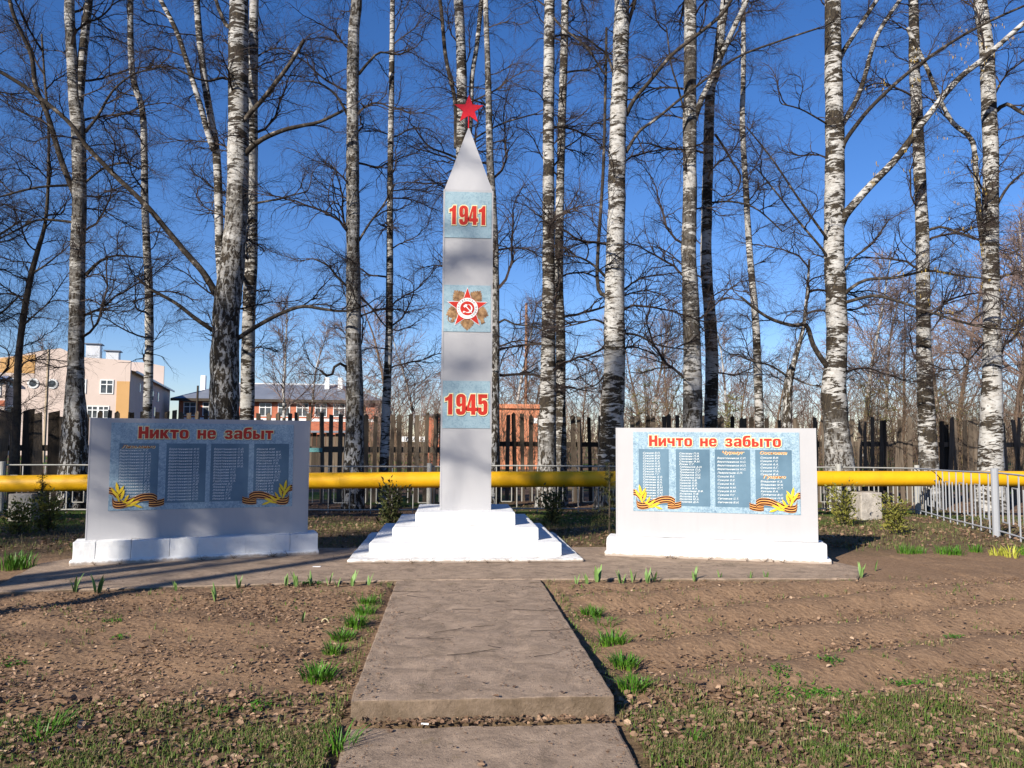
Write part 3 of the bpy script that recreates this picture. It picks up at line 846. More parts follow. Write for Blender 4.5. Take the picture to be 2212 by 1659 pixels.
c4 = ['Иванов И.М.', 'Кондратьев И.Г.', 'Кондратьев В.Ф.', 'Кондратьев С.С.', 'Матушкин И.П.', 'Михайлов С.В.', 'Никифоров А.П.', 'Никифоров А.С.', 'Никифоров Ф.М.', 'Никифоров С.П.', 'Никифоров П.С.', 'Наймушин В.Ф.', 'Сунцов И.П.', 'Сунцов А.В.', 'Сунцов А.Я.', 'Сунцов Е.А.', 'Сунцов Д.Н.', 'Сунцов Ф.Н.']
P1 = 0.0345
colsL = [(0.045, 0.250, 0.235, 0.92, [(c1, 0.315)], 0, P1, 0.045, [('Лизьмино', 0.290, 0.055, 1.45)]),
         (0.290, 0.505, 0.235, 0.925, [(c2, 0.300)], 0, P1, 0.302, []),
         (0.530, 0.742, 0.235, 0.920, [(c3, 0.300)], 0, P1, 0.545, []),
         (0.772, 0.975, 0.235, 0.915, [(c4, 0.300)], 0, P1, 0.785, [])]
boardL = board('memorial_board', 'shaded white memorial board whose title reads Никто не забыт, on a block plinth', -3.524, 11.03, R(17.46), 3.05, 2.75, 1.56, 0.284, 'Никто не забыт', (0.140, 0.885), colsL, True)
d1 = ['Сунцов '+x for x in ('В.П.', 'В.М.', 'В.И.', 'К.А.', 'И.П.', 'Н.И.', 'Н.М.', 'П.П.', 'Г.Г.')] + ['Семакин '+x for x in ('А.О.', 'А.А.', 'В.Н.', 'В.С.', 'В.М.', 'Д.И.', 'К.М.', 'С.Д.', 'М.Н.')]
d2 = ['Семакин '+x for x in ('П.Н.', 'П.Ф.', 'П.И.', 'Ф.М.')] + ['Рякин С.Г.', 'Тебеньков А.Н.'] + ['Трефилов '+x for x in ('П.А.', 'С.Г.', 'Н.С.', 'Н.В.')] + ['Ушаков '+x for x in ('А.В.', 'С.О.', 'Я.Я.', 'Ф.А.')] + ['Череменин В.Ф.'] + ['Яковлев '+x for x in ('П.Ф.', 'В.А.', 'М.А.', 'Д.А.')]
d3 = ['Веретенников '+x for x in ('С.П.', 'Н.С.', 'И.П.', 'Н.С.')] + ['Лаврентьев С.П.'] + ['Сунцов '+x for x in ('В.Е.', 'О.Е.', 'К.Е.', 'Н.М.', 'В.М.', 'П.Г.')] + ['Ситников С.Т.', 'Ситников В.И.']
d4 = ['Сунцов '+x for x in ('В.И.', 'Г.С.', 'А.А.', 'А.Г.', 'П.А.', 'В.А.')]
d5 = ['Владыкин К.З.', 'Владыкин М.К.', 'Владыкин С.Э.', 'Князев Я.А.', 'Трефилов В.С.', 'Трефилов Н.И.', 'Трефилов Г.Н.']
colsR = [(0.035, 0.222, 0.215, 0.92, [(d1, 0.265)], 0, 0.0335, 0.060, []),
         (0.265, 0.472, 0.215, 0.925, [(d2, 0.268)], 0, 0.0335, 0.285, []),
         (0.502, 0.712, 0.215, 0.925, [(d3, 0.320)], 0, 0.0455, 0.515, [('Чурмуг', 0.268, 0.540, 1.45)]),
         (0.742, 0.955, 0.215, 0.92, [(d4, 0.310), (d5, 0.600)], 0, 0.0405, 0.770, [('Сосновка', 0.268, 0.765, 1.35), ('Гущино', 0.560, 0.785, 1.4)])]
boardR = board('memorial_board', 'sunlit white memorial board whose title reads Ничто не забыто, on a plain plinth', 3.398, 10.795, R(-17.5), 2.96, 2.67, 1.52, 0.251, 'Ничто не забыто', (0.100, 0.900), colsR, False)
flush_text()

# ------------------------------------------------------------------ gas pipe and its supports
pts = [at(-260, 1047.5, 17.2), at(0, 1045, 17.2), at(250, 1042, 17.2), at(420, 1040, 17.2), at(680, 1038.5, 17.2), at(1000, 1036, 17.2), at(1300, 1034.5, 17.2), at(1800, 1034, 17.2), at(2212, 1034, 17.2), at(2600, 1034, 17.2)]
pl = MB().tube(pts, 0.171, 20).obj('gas_pipe', M_PIPE, smooth=True)
for i_, pxw in enumerate((95, 330, 735, 1080, 1240, 1500, 1790, 2040)):
    c_ = at(pxw, np.interp(pxw, (0, 250, 420, 680, 1000, 1300, 1800), (1045, 1042, 1040, 1038.5, 1036, 1034.5, 1034)), 17.2)
    MB().tube([c_+Vector((-.012, 0, 0)), c_, c_+Vector((.012, 0, 0))], [.1715, .1755, .1715], 20, False).obj('weld_seam', M_PIPE, pl, smooth=True)
tag(pl, 'long yellow overground gas pipe running behind the boards', 'pipe')
for px, w, h, lab in ((1868, 0.48, 0.62, 'whitewashed concrete block carrying the yellow pipe beside a thuja'), (60, 0.46, 0.58, 'dim concrete block carrying the yellow pipe at the far left'),):
    p = at(px, 1060, 17.2)
    b = rough_box('support_block', -w/2, w/2, -0.28, 0.30, -0.30, h-0.14, M_CONC2, None, 0.12, 0.012, 0.02, px*0.1, (p.x, 17.2, 0))
    tag(b, lab, 'concrete block', 'concrete blocks under the gas pipe')

# ------------------------------------------------------------------ low metal fences with a key pattern
def bar_data(name, w, l, mat): return MB().box(-w/2, w/2, -w/2, w/2, 0, l).data(name, mat)
def low_fence(label, A, B, mat, h, z_at, post_ts, post_r=0.06, sp=0.24, w=0.022):
    A = Vector(A); B = Vector(B); d = (B-A); L = d.length; d.normalize()
    th = math.atan2(d.y, d.x)
    F = thing('low_metal_fence', (A.x, A.y, 0), label, 'fence', 'low metal fences around the plot', th)
    nb = int(L/sp)
    top = MB(); n = 12
    # rails follow the ground
    for nm, zz in (('top_rail', h), ('bottom_rail', 0.10)):
        mb = MB()
        mb.tube([(L*i/n, 0, z_at(L*i/n)+zz) for i in range(n+1)], w*0.75, 4)
        mb.obj(nm, mat, F)
    long_b = bar_data('bar', w*0.9, h-0.02-0.03, mat)
    key_b = bar_data('key_bar', w*0.85, h*0.55, mat)
    key_h = MB().box(0, sp, -w*.42, w*.42, -w*.42, w*.42).data('key_rail', mat)
    for i in range(nb+1):
        x = i*sp; z = z_at(x)
        if i % 2 == 0: obj('bar', long_b, F, (x, 0, z+0.03))
        else:
            up = (i//2) % 2 == 0
            z0 = z + (0.24 if up else 0.24)
            for dx in (-sp*0.5, sp*0.5):
                obj('key_bar', key_b, F, (x+dx, w, z0+ (h*0.02)))
            obj('key_rail', key_h, F, (x-sp/2, w, z0 + (h*0.02 if up else h*0.57)))
    for t in post_ts:
        x = L*t
        mb = MB(); mb.tube([(0, 0, -0.1), (0, 0, h+0.08)], post_r, 12)
        mb.obj('post', M_GREYFENCE if mat is M_GREYFENCE else M_OLDFENCE, F, (x, -0.05, z_at(x)), smooth=False)
    return F
cR = gnd(1975, 1105); cR = Vector((at(1975, 1013, 18.6).x, 18.6, 0))
pR = gnd(2160, 1160)
dR = (Vector((pR.x, pR.y))-Vector((cR.x, cR.y)))
eR = Vector((cR.x, cR.y)) + dR*1.55
gz = lambda A, B: (lambda s: ground_z(A[0]+(B[0]-A[0])*s/((B[0]-A[0])**2+(B[1]-A[1])**2)**.5, A[1]+(B[1]-A[1])*s/((B[0]-A[0])**2+(B[1]-A[1])**2)**.5))
A, B_ = (cR.x, cR.y), (eR.x, eR.y)
low_fence('low grey metal fence with key pattern at the right edge, running toward the viewer', A, B_, M_GREYFENCE, 1.09, gz(A, B_), (1/1.55,))
A, B_ = (-12.6, 18.6), (cR.x, cR.y)
L_ = B_[0]-A[0]
low_fence('low weathered metal fence seen above and below the yellow pipe', A, B_, M_OLDFENCE, 1.09, gz(A, B_), [(at(px, 1010, 18.6).x-A[0])/L_ for px in (8, 928, 1810, 1978)] )

# ------------------------------------------------------------------ old wooden fence
WF = thing('wooden_fence', (0, 22.0, 0), 'dark weathered wooden picket fence behind the birches', 'fence')
FY = 22.0
pk = [MB().prism([(-0.058, 0), (0.058, 0), (0.058, 2.42), (-0.05, 2.44)], -0.012, 0.012).data('picket', M_OLDWOOD),
      MB().prism([(-0.06, 0), (0.055, 0), (0.06, 2.45), (-0.06, 2.43)], -0.012, 0.012).data('picket', M_OLDWOOD),
      MB().prism([(-0.065, 0), (0.06, 0), (0.065, 2.40), (0.01, 2.47), (-0.06, 2.41)], -0.014, 0.012).data('picket', M_OLDWOOD)]
wide = [MB().prism([(-0.15, 0), (0.15, 0), (0.15, 2.40), (-0.14, 2.46)], -0.014, 0.012).data('board', M_OLDWOOD),
        MB().prism([(-0.13, 0), (0.14, 0), (0.14, 2.5), (-0.13, 2.44)], -0.014, 0.012).data('board', M_OLDWOOD)]
rf = random.Random(3)
x = at(-60, 900, FY).x; xe = at(2290, 900, FY).x
xw = at(205, 900, FY).x
while x < xe:
    zb = -0.16
    if x < xw:
        o = obj('board', rf.choice(wide), WF, (x, -0.02, zb), (0, R(rf.gauss(0, 2.2)), 0)); st_ = 0.33+rf.uniform(-.02, .05)
        o.scale = (rf.uniform(.85, 1.1), 1, rf.uniform(.93, 1.04))
    else:
        if rf.random() > 0.05:
            lean = 1.0 if x < at(1500, 900, FY).x else 2.5
            o = obj('picket', rf.choice(pk), WF, (x, -0.02, zb+rf.uniform(-.03, .03)), (0, R(rf.gauss(0, lean)), 0))
            o.scale = (rf.uniform(.88, 1.12), 1, rf.uniform(.985, 1.012) if x < at(1500, 900, FY).x else rf.uniform(.955, 1.02))
        st_ = 0.225+rf.uniform(-.03, .03)
    x += st_
for x0, x1 in ((-60, 205), (205, 960), (960, 1360), (1360, 1800), (1800, 2290)):
    a = at(x0, 900, FY).x; b = at(x1, 900, FY).x
    zr = 1.30 if x1 < 1000 else 1.46 if x1 < 1500 else 1.52
    for zz in (zr, 0.30):
        MB().box(a-0.1, b+0.1, 0.014, 0.075, zz-0.075+rf.uniform(-.02, .02), zz+0.075).obj('rail', M_OLDWOOD, WF)
for px in (130, 560, 985, 1345, 1700, 2050):
    p = at(px, 900, FY)
    MB().tube([(0, 0, -0.3), (0, 0, 2.1)], 0.075, 8).obj('post', M_OLDWOOD, WF, (p.x, 0.16, 0))
pq = at(682, 972, FY-0.1)
o = MB().box(-0.17, 0.17, -0.01, 0.01, -0.055, 0.055).obj('small_plank', flat('turquoise_paint', (0.12, 0.30, 0.30)), None, (pq.x, FY-0.06, pq.z))
tag(o, 'short turquoise painted plank nailed on the picket fence', 'plank')

# ------------------------------------------------------------------ trees
def seg_mesh(name, S, mat, n=3):
    """S: (k,8) p0 p1 r0 r1 -> n-sided open prisms"""
    S = np.asarray(S, np.float64)
    p0, p1, r0, r1 = S[:, :3], S[:, 3:6], S[:, 6:7], S[:, 7:8]
    t = p1-p0; t /= np.linalg.norm(t, axis=1, keepdims=True)+1e-9
    ref = np.where(np.abs(t[:, 2:3]) > 0.9, np.array([[1.0, 0, 0]]), np.array([[0, 0, 1.0]]))
    u = np.cross(t, ref); u /= np.linalg.norm(u, axis=1, keepdims=True)+1e-9
    w = np.cross(t, u)
    k = len(S)
    V = np.empty((k, 2, n, 3))
    for j in range(n):
        a = 2*math.pi*j/n
        d = u*math.cos(a)+w*math.sin(a)
        V[:, 0, j] = p0+d*r0; V[:, 1, j] = p1+d*r1
    base = (np.arange(k)*2*n)[:, None]
    F = np.concatenate([np.stack([base[:, 0]+j, base[:, 0]+(j+1) % n, base[:, 0]+n+(j+1) % n, base[:, 0]+n+j], 1) for j in range(n)])
    return np_mesh(name, V.reshape(-1, 3), F, mat)

def rot_about(v, axis, ang):
    return Matrix.Rotation(ang, 3, axis) @ v

def grow(S, p, d, length, steps, r0, r1, wander, droop, rnd, up=0.0):
    """one crooked shoot; returns its nodes"""
    nodes = []
    sl = length/steps
    for i in range(steps):
        d = d + Vector((rnd.gauss(0, wander), rnd.gauss(0, wander), rnd.gauss(0, wander))) + Vector((0, 0, up - droop*(0.3+i/steps)))
        d.normalize()
        q = p + d*sl*rnd.uniform(.8, 1.2)
        ra = r0+(r1-r0)*i/steps; rb = r0+(r1-r0)*(i+1)/steps
        S.append((*p, *q, ra, rb))
        p = q
        nodes.append((p.copy(), d.copy(), rb, (i+1)/steps))
    return nodes

def branch_template(seed, rise, kind):
    """a bare branch about 1 unit long leaving along +X"""
    rnd = random.Random(seed)
    S = []
    d = Vector((math.cos(rise), rnd.uniform(-.1, .1), math.sin(rise)))
    dens = 1.0
    ax = grow(S, Vector((0, 0, 0)), d, 1.0, 16, 0.0140, 0.0026, 0.25 if kind == 'crook' else 0.15, {'arch': 0.10, 'crook': 0.02, 'up': 0.0, 'weep': 0.20}[kind], rnd, {'arch': 0.04, 'crook': 0.03, 'up': 0.05, 'weep': 0.06}[kind])
    for i, (p, dd, r, t) in enumerate(ax):
        if t < 0.15: continue
        for rep in range(2 if rnd.random() < 0.35 else 1):
            side = rnd.choice((-1, 1))
            ang = rnd.uniform(0.5, 1.15)*side
            axis = Vector((rnd.gauss(0, .7), rnd.gauss(0, .7), 1)).normalized()
            d1 = rot_about(dd, axis, ang)
            L1 = rnd.uniform(0.28, 0.60)*(1.1-0.6*t)
            n1 = grow(S, p, d1, L1, 7, r*0.60, 0.0013, 0.26, 0.06 if kind != 'weep' else 0.18, rnd, 0.03)
            for (p2, dd2, r2, t2) in n1:
                for rep2 in range(1 if rnd.random() < 0.72 else 0):
                    d2 = rot_about(dd2, Vector((rnd.gauss(0, 1), rnd.gauss(0, 1), rnd.gauss(0, 1))).normalized(), rnd.uniform(0.5, 1.2))
                    L2 = rnd.uniform(0.12, 0.32)*(1.15-0.5*t2)
                    n2 = grow(S, p2, d2, L2, 4, max(0.0010, r2*0.55), 0.0006, 0.22, 0.14 if kind != 'up' else 0.04, rnd)
                    for (p3, dd3, r3, t3) in n2[1:]:
                        if rnd.random() < 0.55:
                            d3 = rot_about(dd3, Vector((rnd.gauss(0, 1), rnd.gauss(0, 1), rnd.gauss(0, 1))).normalized(), rnd.uniform(0.4, 1.1))
                            grow(S, p3, d3, rnd.uniform(0.06, 0.16), 2, 0.0007, 0.0005, 0.1, 0.25, rnd)
    return S
BR = {}
for kind, rise, seeds in (('arch', R(32), (1, 2, 3, 4)), ('crook', R(12), (11, 12, 13, 14)), ('up', R(55), (21, 22, 23)), ('weep', R(20), (31, 32, 33))):
    BR[kind] = [seg_mesh('branch', branch_template(s, rise, kind), M_TWIG) for s in seeds]

rb = random.Random(99)
def put_branch(parent, p, az, scale, kinds, tilt=0.0):
    m = rb.choice(BR[rb.choice(kinds)])
    o = bpy.data.objects.new('branch', m)
    o.location = p
    o.rotation_euler = (rb.gauss(0, .15), tilt+rb.gauss(0, .12), az)
    o.scale = (scale, scale*rb.choice((-1, 1)), scale)
    return link(o, parent)

def resample(pts, rad, step):
    P = [Vector(p) for p in pts]
    out = []; ro = []
    n = len(P)
    for i in range(n-1):
        p0, p1, p2, p3 = P[max(i-1, 0)], P[i], P[i+1], P[min(i+2, n-1)]
        k = max(1, int((p2-p1).length/step))
        for j in range(k):
            t = j/k
            out.append(0.5*((2*p1)+(p2-p0)*t+(2*p0-5*p1+4*p2-p3)*t*t+(3*p1-p0-3*p2+p3)*t**3))
            ro.append(rad[i]+(rad[i+1]-rad[i])*t)
    out.append(P[-1]); ro.append(rad[-1])
    return out, ro

def attr(m, name, vals):
    a = m.attributes.new(name, 'FLOAT', 'POINT')
    a.data.foreach_set('value', np.asarray(vals, np.float32))

def stem(name, pts, rad, parent, base, mat, nside=12, step=0.14, dark=None, wob=0.06, sd=0):
    """tapered tube given in world space, stored relative to the tree's base"""
    P, Rr = resample(pts, rad, step)
    P = [p-base for p in P]
    mb = MB(); mb.tube(P, Rr, nside, True, wob, sd)
    m = mb.data(name, mat, True)
    vals = []
    for i, p in enumerate(P):
        dv = dark(p.z) if dark else 0.3
        vals += [dv]*nside
    attr(m, 'dark', vals)
    return obj(name, m, parent), P, Rr

def px_w(w, Y): return w*Y/FPX/2*1.0

def birch(label, Y, trunk, limbs=(), nb=16, zr=(3.0, 13.0), blen=(1.4, 3.4), dark0=0.95, dark_h=2.2, dark_up=0.15, kinds=('arch', 'crook', 'weep', 'crook'), seed=0, top=16.0, group='birches along the fence', mat=None, name='birch_tree', cat='tree', limb_nb=1.0):
    rnd = random.Random(seed)
    tr = [(at(x, y, Y), px_w(w, Y)) for x, y, w in trunk]         # from top to bottom
    tr = tr[::-1]
    b0, r0 = tr[0]
    zg = ground_z(b0.x, Y)
    d = (tr[0][0]-tr[1][0]); d = d/abs(d.z) if abs(d.z) > 1e-3 else Vector((0, 0, -1))
    foot = b0 + d*max(0.05, (b0.z-zg))*0.6; foot.z = zg-0.05
    foot.y = Y
    pts = [foot] + [p for p, r in tr]; rad = [r0*1.28] + [r for p, r in tr]
    # run on above the frame
    e, f = tr[-1][0], tr[-2][0]
    dd = (e-f).normalized(); dd = (dd+Vector((0, 0, 1.2))).normalized()
    q, rr = e.copy(), tr[-1][1]
    while q.z < top:
        dd = (dd+Vector((rnd.gauss(0, .05), rnd.gauss(0, .05), .05))).normalized()
        q = q+dd*1.2; rr *= 0.86
        pts.append(q.copy()); rad.append(max(rr, 0.012))
    base = Vector((foot.x, foot.y, zg))
    T = thing(name, base, label, cat, group)
    dk = lambda z: dark_up + (dark0-dark_up)*max(0.0, 1-max(0, z)/dark_h)**0.8 if z < dark_h else dark_up
    _, P, Rr = stem('trunk', pts, rad, T, base, mat or M_BARK, 14, 0.13, dk, 0.09, seed*3.1)
    # traced limbs
    for li, (lp, w0, w1, dy, bn) in enumerate(limbs):
        n = len(lp)
        lpts = [at(x, y, Y+dy*i/(n-1)) for i, (x, y) in enumerate(lp)]
        lrad = [px_w(w0+(w1-w0)*(i/(n-1))**0.8, Y) for i in range(n)]
        big = w0 >= 11 and (mat is None)
        lo, LP, LR = stem('limb', lpts, lrad, T, base, M_BARK if big and bn >= 0 and w1 > 7 else M_LIMB, 8, 0.14, (lambda z: 0.35) if w1 > 7 else (lambda z: 0.5), 0.08, seed+li)
        bn = int(abs(bn)*limb_nb)
        for k in range(bn):
            i = int((0.25+0.75*(k+rnd.random())/bn)*(len(LP)-1))
            i = min(i, len(LP)-1)
            dirv = (LP[min(i+1, len(LP)-1)]-LP[max(i-1, 0)])
            az = math.atan2(dirv.y, dirv.x)+rnd.gauss(0, 0.9)
            put_branch(lo, LP[i], az, rnd.uniform(0.7, 1.7), kinds)
        if bn: put_branch(lo, LP[-1], math.atan2(LP[-1].y-LP[-3].y, LP[-1].x-LP[-3].x), 1.2, kinds)
    # other branches all round the stem
    idx = [i for i, p in enumerate(P) if zr[0] <= p.z+base.z <= zr[1]]
    nb = int(nb*1.15)
    for k in range(nb):
        i = idx[int((k+rnd.random())/nb*(len(idx)-1))]
        h = (P[i].z-zr[0])/(zr[1]-zr[0])
        az = rnd.uniform(0, 2*math.pi)
        if rnd.random() < 0.55: az = rnd.choice((0, math.pi))+rnd.gauss(0, 0.5)
        L = rnd.uniform(*blen)*(1.05-0.25*h)
        put_branch(T, P[i], az, L, kinds, -0.25*h)
    # fine crown above
    for k in range(5):
        i = int((0.80+0.2*k/5)*(len(P)-1)); put_branch(T, P[i], rnd.uniform(0, 6.28), rnd.uniform(1.6, 3.0), ('arch', 'up'))
    return T

birch('forked birch with black lower trunk at the far left, before the beige house', 20.0,
      [(150, 0, 20), (156, 135, 22), (162, 220, 26), (168, 270, 28), (172, 404, 28), (168, 553, 30), (165, 744, 31), (162, 845, 36), (162, 900, 46), (160, 1000, 56)],
      [([(166, 270), (172, 200), (177, 135), (184, 67), (192, 0), (196, -60)], 20, 16, 0.2, 4),
       ([(164, 425), (135, 354), (104, 253), (77, 185), (67, 118), (30, 34), (15, -30)], 13, 7, -0.5, 7),
       ([(184, 285), (210, 253), (245, 195), (290, 160), (330, 150)], 7, 3, 0.6, 5),
       ([(186, 393), (225, 363), (270, 352), (300, 365)], 5, 3, -0.4, 4),
       ([(185, 595), (215, 565), (250, 552), (310, 557)], 8, 3, 0.5, 4),
       ([(160, 480), (85, 475), (40, 495), (-30, 530)], 6, 3, 0.6, 4),
       ([(160, 400), (80, 405), (0, 425), (-60, 440)], 6, 3, -0.6, 4)],
      nb=16, seed=1, dark0=1.0, dark_h=3.2, dark_up=0.5)
birch('slender straight birch between the forked one and the big dark one', 20.8,
      [(282, 0, 12), (286, 158, 13), (307, 236, 13), (312, 337, 14), (313, 438, 15), (318, 553, 16), (322, 643, 17), (322, 778, 18), (318, 900, 19), (316, 1010, 20)],
      [], nb=13, seed=2, dark0=0.5, dark_up=0.12, blen=(1.2, 2.6))
birch('massive dark-footed birch with many limbs, rising behind the shaded board', 19.4,
      [(517, -30, 38), (516, 67, 41), (515, 135, 43), (515, 270, 44), (513, 404, 45), (508, 505, 48), (500, 580, 52), (492, 643, 56), (486, 744, 57), (485, 879, 59), (484, 1000, 66)],
      [([(480, 610), (475, 553), (472, 438), (468, 337), (458, 270), (441, 168), (430, 70), (425, 0), (422, -50)], 20, 13, 0.3, 5),
       ([(462, 325), (447, 280), (435, 236), (404, 135), (381, 67), (347, 0), (325, -40)], 14, 9, -0.3, 6),
       ([(470, 640), (440, 590), (398, 542), (355, 490), (313, 441), (236, 367), (185, 313), (148, 263), (74, 202), (0, 155), (-60, 130)], 15, 7, -1.2, 11),
       ([(470, 720), (425, 690), (380, 655), (323, 623), (297, 599)], 11, 5, -0.6, 4),
       ([(508, 735), (556, 704), (607, 677), (654, 662), (700, 668), (745, 672), (790, 660)], 11, 4, -0.8, 7),
       ([(502, 364), (553, 310), (607, 283), (650, 272), (691, 263), (741, 239)], 13, 6, -0.7, 6),
       ([(500, 300), (533, 253), (572, 209), (623, 142), (657, 86)], 12, 8, -0.5, -4),
       ([(508, 65), (490, 55), (475, 25), (460, -20)], 10, 8, 0.2, 3),
       ([(520, 180), (480, 168), (455, 175), (425, 170), (388, 152)], 7, 3, -0.8, 4),
       ([(545, 440), (600, 430), (660, 414)], 6, 2, -0.6, 3)],
      nb=12, seed=3, dark0=1.0, dark_h=8.5, dark_up=0.40, blen=(1.2, 2.8))
birch('birch half hidden by the massive dark one, just to its right', 21.0,
      [(549, 0, 20), (547, 118, 21), (546, 236, 22), (544, 400, 24), (543, 553, 26), (539, 643, 27), (536, 778, 28), (534, 879, 30), (533, 1000, 32)],
      [], nb=10, seed=4, dark0=0.9, dark_up=0.2)
birch('single dark-banded birch between the shaded board and the obelisk', 19.5,
      [(770, 0, 24), (764, 74, 25), (762, 184, 26), (762, 368, 28), (763, 588, 30), (764, 726, 33), (766, 836, 36), (766, 910, 37), (764, 1000, 42)],
      [([(752, 250), (725, 205), (690, 180), (660, 175)], 7, 3, -0.5, 4),
       ([(775, 160), (800, 130), (822, 113), (862, 118), (890, 105)], 7, 3, 0.5, 4),
       ([(775, 520), (800, 480), (830, 440), (850, 400)], 6, 3, -0.4, 3),
       ([(750, 800), (747, 792), (735, 785), (722, 793), (718, 808), (706, 812), (692, 800)], 7, 5, -0.6, -1),
       ([(752, 620), (730, 600), (710, 575), (680, 560)], 6, 3, -0.5, 3),
       ([(778, 640), (805, 668), (833, 705), (860, 715)], 5, 2, 0.5, 3)],
      nb=15, seed=5, dark0=0.95, dark_h=2.6, dark_up=0.55)
birch('thin pale birch just left of the obelisk', 20.2,
      [(848, 0, 11), (846, 184, 12), (843, 368, 13), (842, 588, 15), (840, 726, 16), (836, 836, 18), (832, 946, 20), (829, 1015, 21)],
      [], nb=15, seed=6, dark0=0.55, dark_up=0.22, blen=(1.0, 2.4))
birch('birch rising straight behind the red star', 20.6,
      [(991, 0, 21), (996, 110, 22), (998, 221, 24), (997, 320, 25), (996, 600, 27), (996, 900, 30), (996, 1010, 32)],
      [([(998, 380), (1012, 300), (1016, 258), (1020, 165), (1031, 92), (1040, 0), (1044, -50)], 13, 10, 0.3, 4),
       ([(985, 320), (983, 221), (968, 150), (961, 110), (955, 40), (948, -20)], 10, 8, -0.2, 3),
       ([(985, 340), (960, 330), (925, 315), (895, 275)], 6, 3, -0.8, 3),
       ([(1010, 310), (1040, 290), (1090, 265), (1160, 245)], 5, 3, -0.5, 3)],
      nb=12, seed=7, dark0=0.6, dark_up=0.25)
birch('dark slim birch showing along the right edge of the obelisk', 20.0,
      [(1049, 0, 11), (1055, 184, 14), (1058, 331, 16), (1064, 450, 19), (1067, 552, 21), (1068, 726, 23), (1067, 873, 24), (1063, 1010, 28)],
      [([(1072, 700), (1090, 690), (1110, 700), (1150, 705), (1178, 716)], 5, 3, -0.5, 4)],
      nb=14, seed=8, dark0=1.0, dark_h=6.5, dark_up=0.5)
birch('left birch of the close pair right of the obelisk', 20.0,
      [(1187, 0, 24), (1185, 221, 25), (1185, 368, 26), (1185, 588, 28), (1185, 726, 31), (1183, 873, 36), (1181, 1010, 42)],
      [([(1190, 30), (1215, 60), (1265, 100), (1305, 160)], 6, 4, -0.6, 4)],
      nb=13, seed=9, dark0=0.85, dark_h=2.4, dark_up=0.3)
birch('right birch of the close pair right of the obelisk, greyer', 21.0,
      [(1221, 0, 17), (1215, 221, 18), (1211, 368, 18), (1207, 588, 20), (1211, 726, 21), (1211, 873, 23), (1212, 1010, 25)],
      [([(1218, 320), (1250, 300), (1290, 260)], 4, 2, .4, 2)],
      nb=11, seed=10, dark0=0.7, dark_up=0.3)
birch('stout white birch standing over the left end of the sunlit board', 19.5,
      [(1343, 0, 34), (1340, 147, 36), (1334, 294, 38), (1332, 441, 39), (1328, 588, 43), (1327, 700, 46), (1327, 799, 47), (1322, 910, 52), (1318, 1010, 58)],
      [([(1352, 250), (1370, 215), (1400, 180), (1450, 120), (1500, 80), (1560, 30), (1590, -20)], 10, 7, -1.0, 7),
       ([(1352, 330), (1380, 285), (1420, 255), (1480, 205), (1540, 160), (1600, 120), (1680, 90), (1770, 60)], 8, 4, -0.8, 7),
       ([(1350, 75), (1360, 40), (1372, 0), (1380, -40)], 9, 8, 0.2, 3),
       ([(1325, 160), (1312, 120), (1290, 100), (1250, 70)], 6, 3, -.5, 4),
       ([(1348, 720), (1380, 725), (1420, 745), (1480, 755)], 6, 3, .4, 4),
       ([(1310, 600), (1285, 575), (1255, 557), (1220, 552)], 7, 3, -.5, 4),
       ([(1310, 800), (1290, 830), (1260, 838), (1230, 850)], 4, 2, -.6, 3),
       ([(1308, 700), (1285, 690), (1265, 695), (1225, 705)], 5, 3, -.6, 4),
       ([(1310, 640), (1290, 600), (1303, 368), (1308, 184), (1310, 60)], 10, 6, .8, 4)],
      nb=8, seed=11, dark0=0.75, dark_h=1.8, dark_up=0.18)
birch('dark-patched birch, left of the pair above the sunlit board', 19.8,
      [(1491, 0, 27), (1491, 135, 28), (1490, 270, 30), (1490, 438, 31), (1488, 553, 33), (1493, 676, 37), (1495, 777, 40), (1496, 895, 43), (1496, 1010, 46)],
      [([(1500, 260), (1515, 215), (1533, 179), (1567, 101), (1590, 50), (1614, 0), (1630, -40)], 14, 11, -0.6, 5),
       ([(1480, 250), (1465, 190), (1450, 140), (1440, 60)], 5, 3, -.4, 3)],
      nb=11, seed=12, dark0=0.85, dark_h=2.8, dark_up=0.45)
birch('grey birch, right of the pair above the sunlit board', 20.8,
      [(1566, 0, 19), (1557, 67, 20), (1547, 152, 21), (1534, 202, 22), (1530, 337, 23), (1525, 553, 25), (1533, 676, 26), (1538, 777, 28), (1536, 895, 29), (1535, 1010, 31)],
      [([(1545, 290), (1565, 320), (1585, 355), (1600, 380), (1590, 415), (1560, 425)], 6, 3, -.5, 4),
       ([(1535, 438), (1570, 435), (1605, 440), (1640, 455), (1690, 500)], 5, 3, -.6, 5)],
      nb=10, seed=13, dark0=0.7, dark_up=0.3)
birch('thinnest pale birch leaning above the sunlit board', 20.6,
      [(1606, 20, 10), (1606, 135, 11), (1604, 270, 12), (1611, 404, 13), (1620, 553, 14), (1631, 676, 16), (1636, 777, 18), (1640, 895, 19), (1642, 1010, 20)],
      [], nb=10, seed=14, dark0=0.4, dark_up=0.1, blen=(1.0, 2.2))
birch('crooked small dark tree between the thinnest birch and the biggest birch', 20.4,
      [(1748, 560, 4), (1746, 600, 6), (1738, 690, 8), (1730, 730, 9), (1715, 784, 12), (1703, 828, 20), (1700, 912, 20), (1698, 1010, 22)],
      [([(1708, 820), (1690, 805), (1660, 788), (1625, 780), (1600, 770)], 6, 3, -.5, 4), ([(1712, 815), (1745, 830), (1790, 838)], 5, 2, -.4, 3)],
      nb=8, seed=15, zr=(2.6, 5.5), blen=(0.7, 1.5), dark0=0.6, dark_up=0.9, top=6.4)
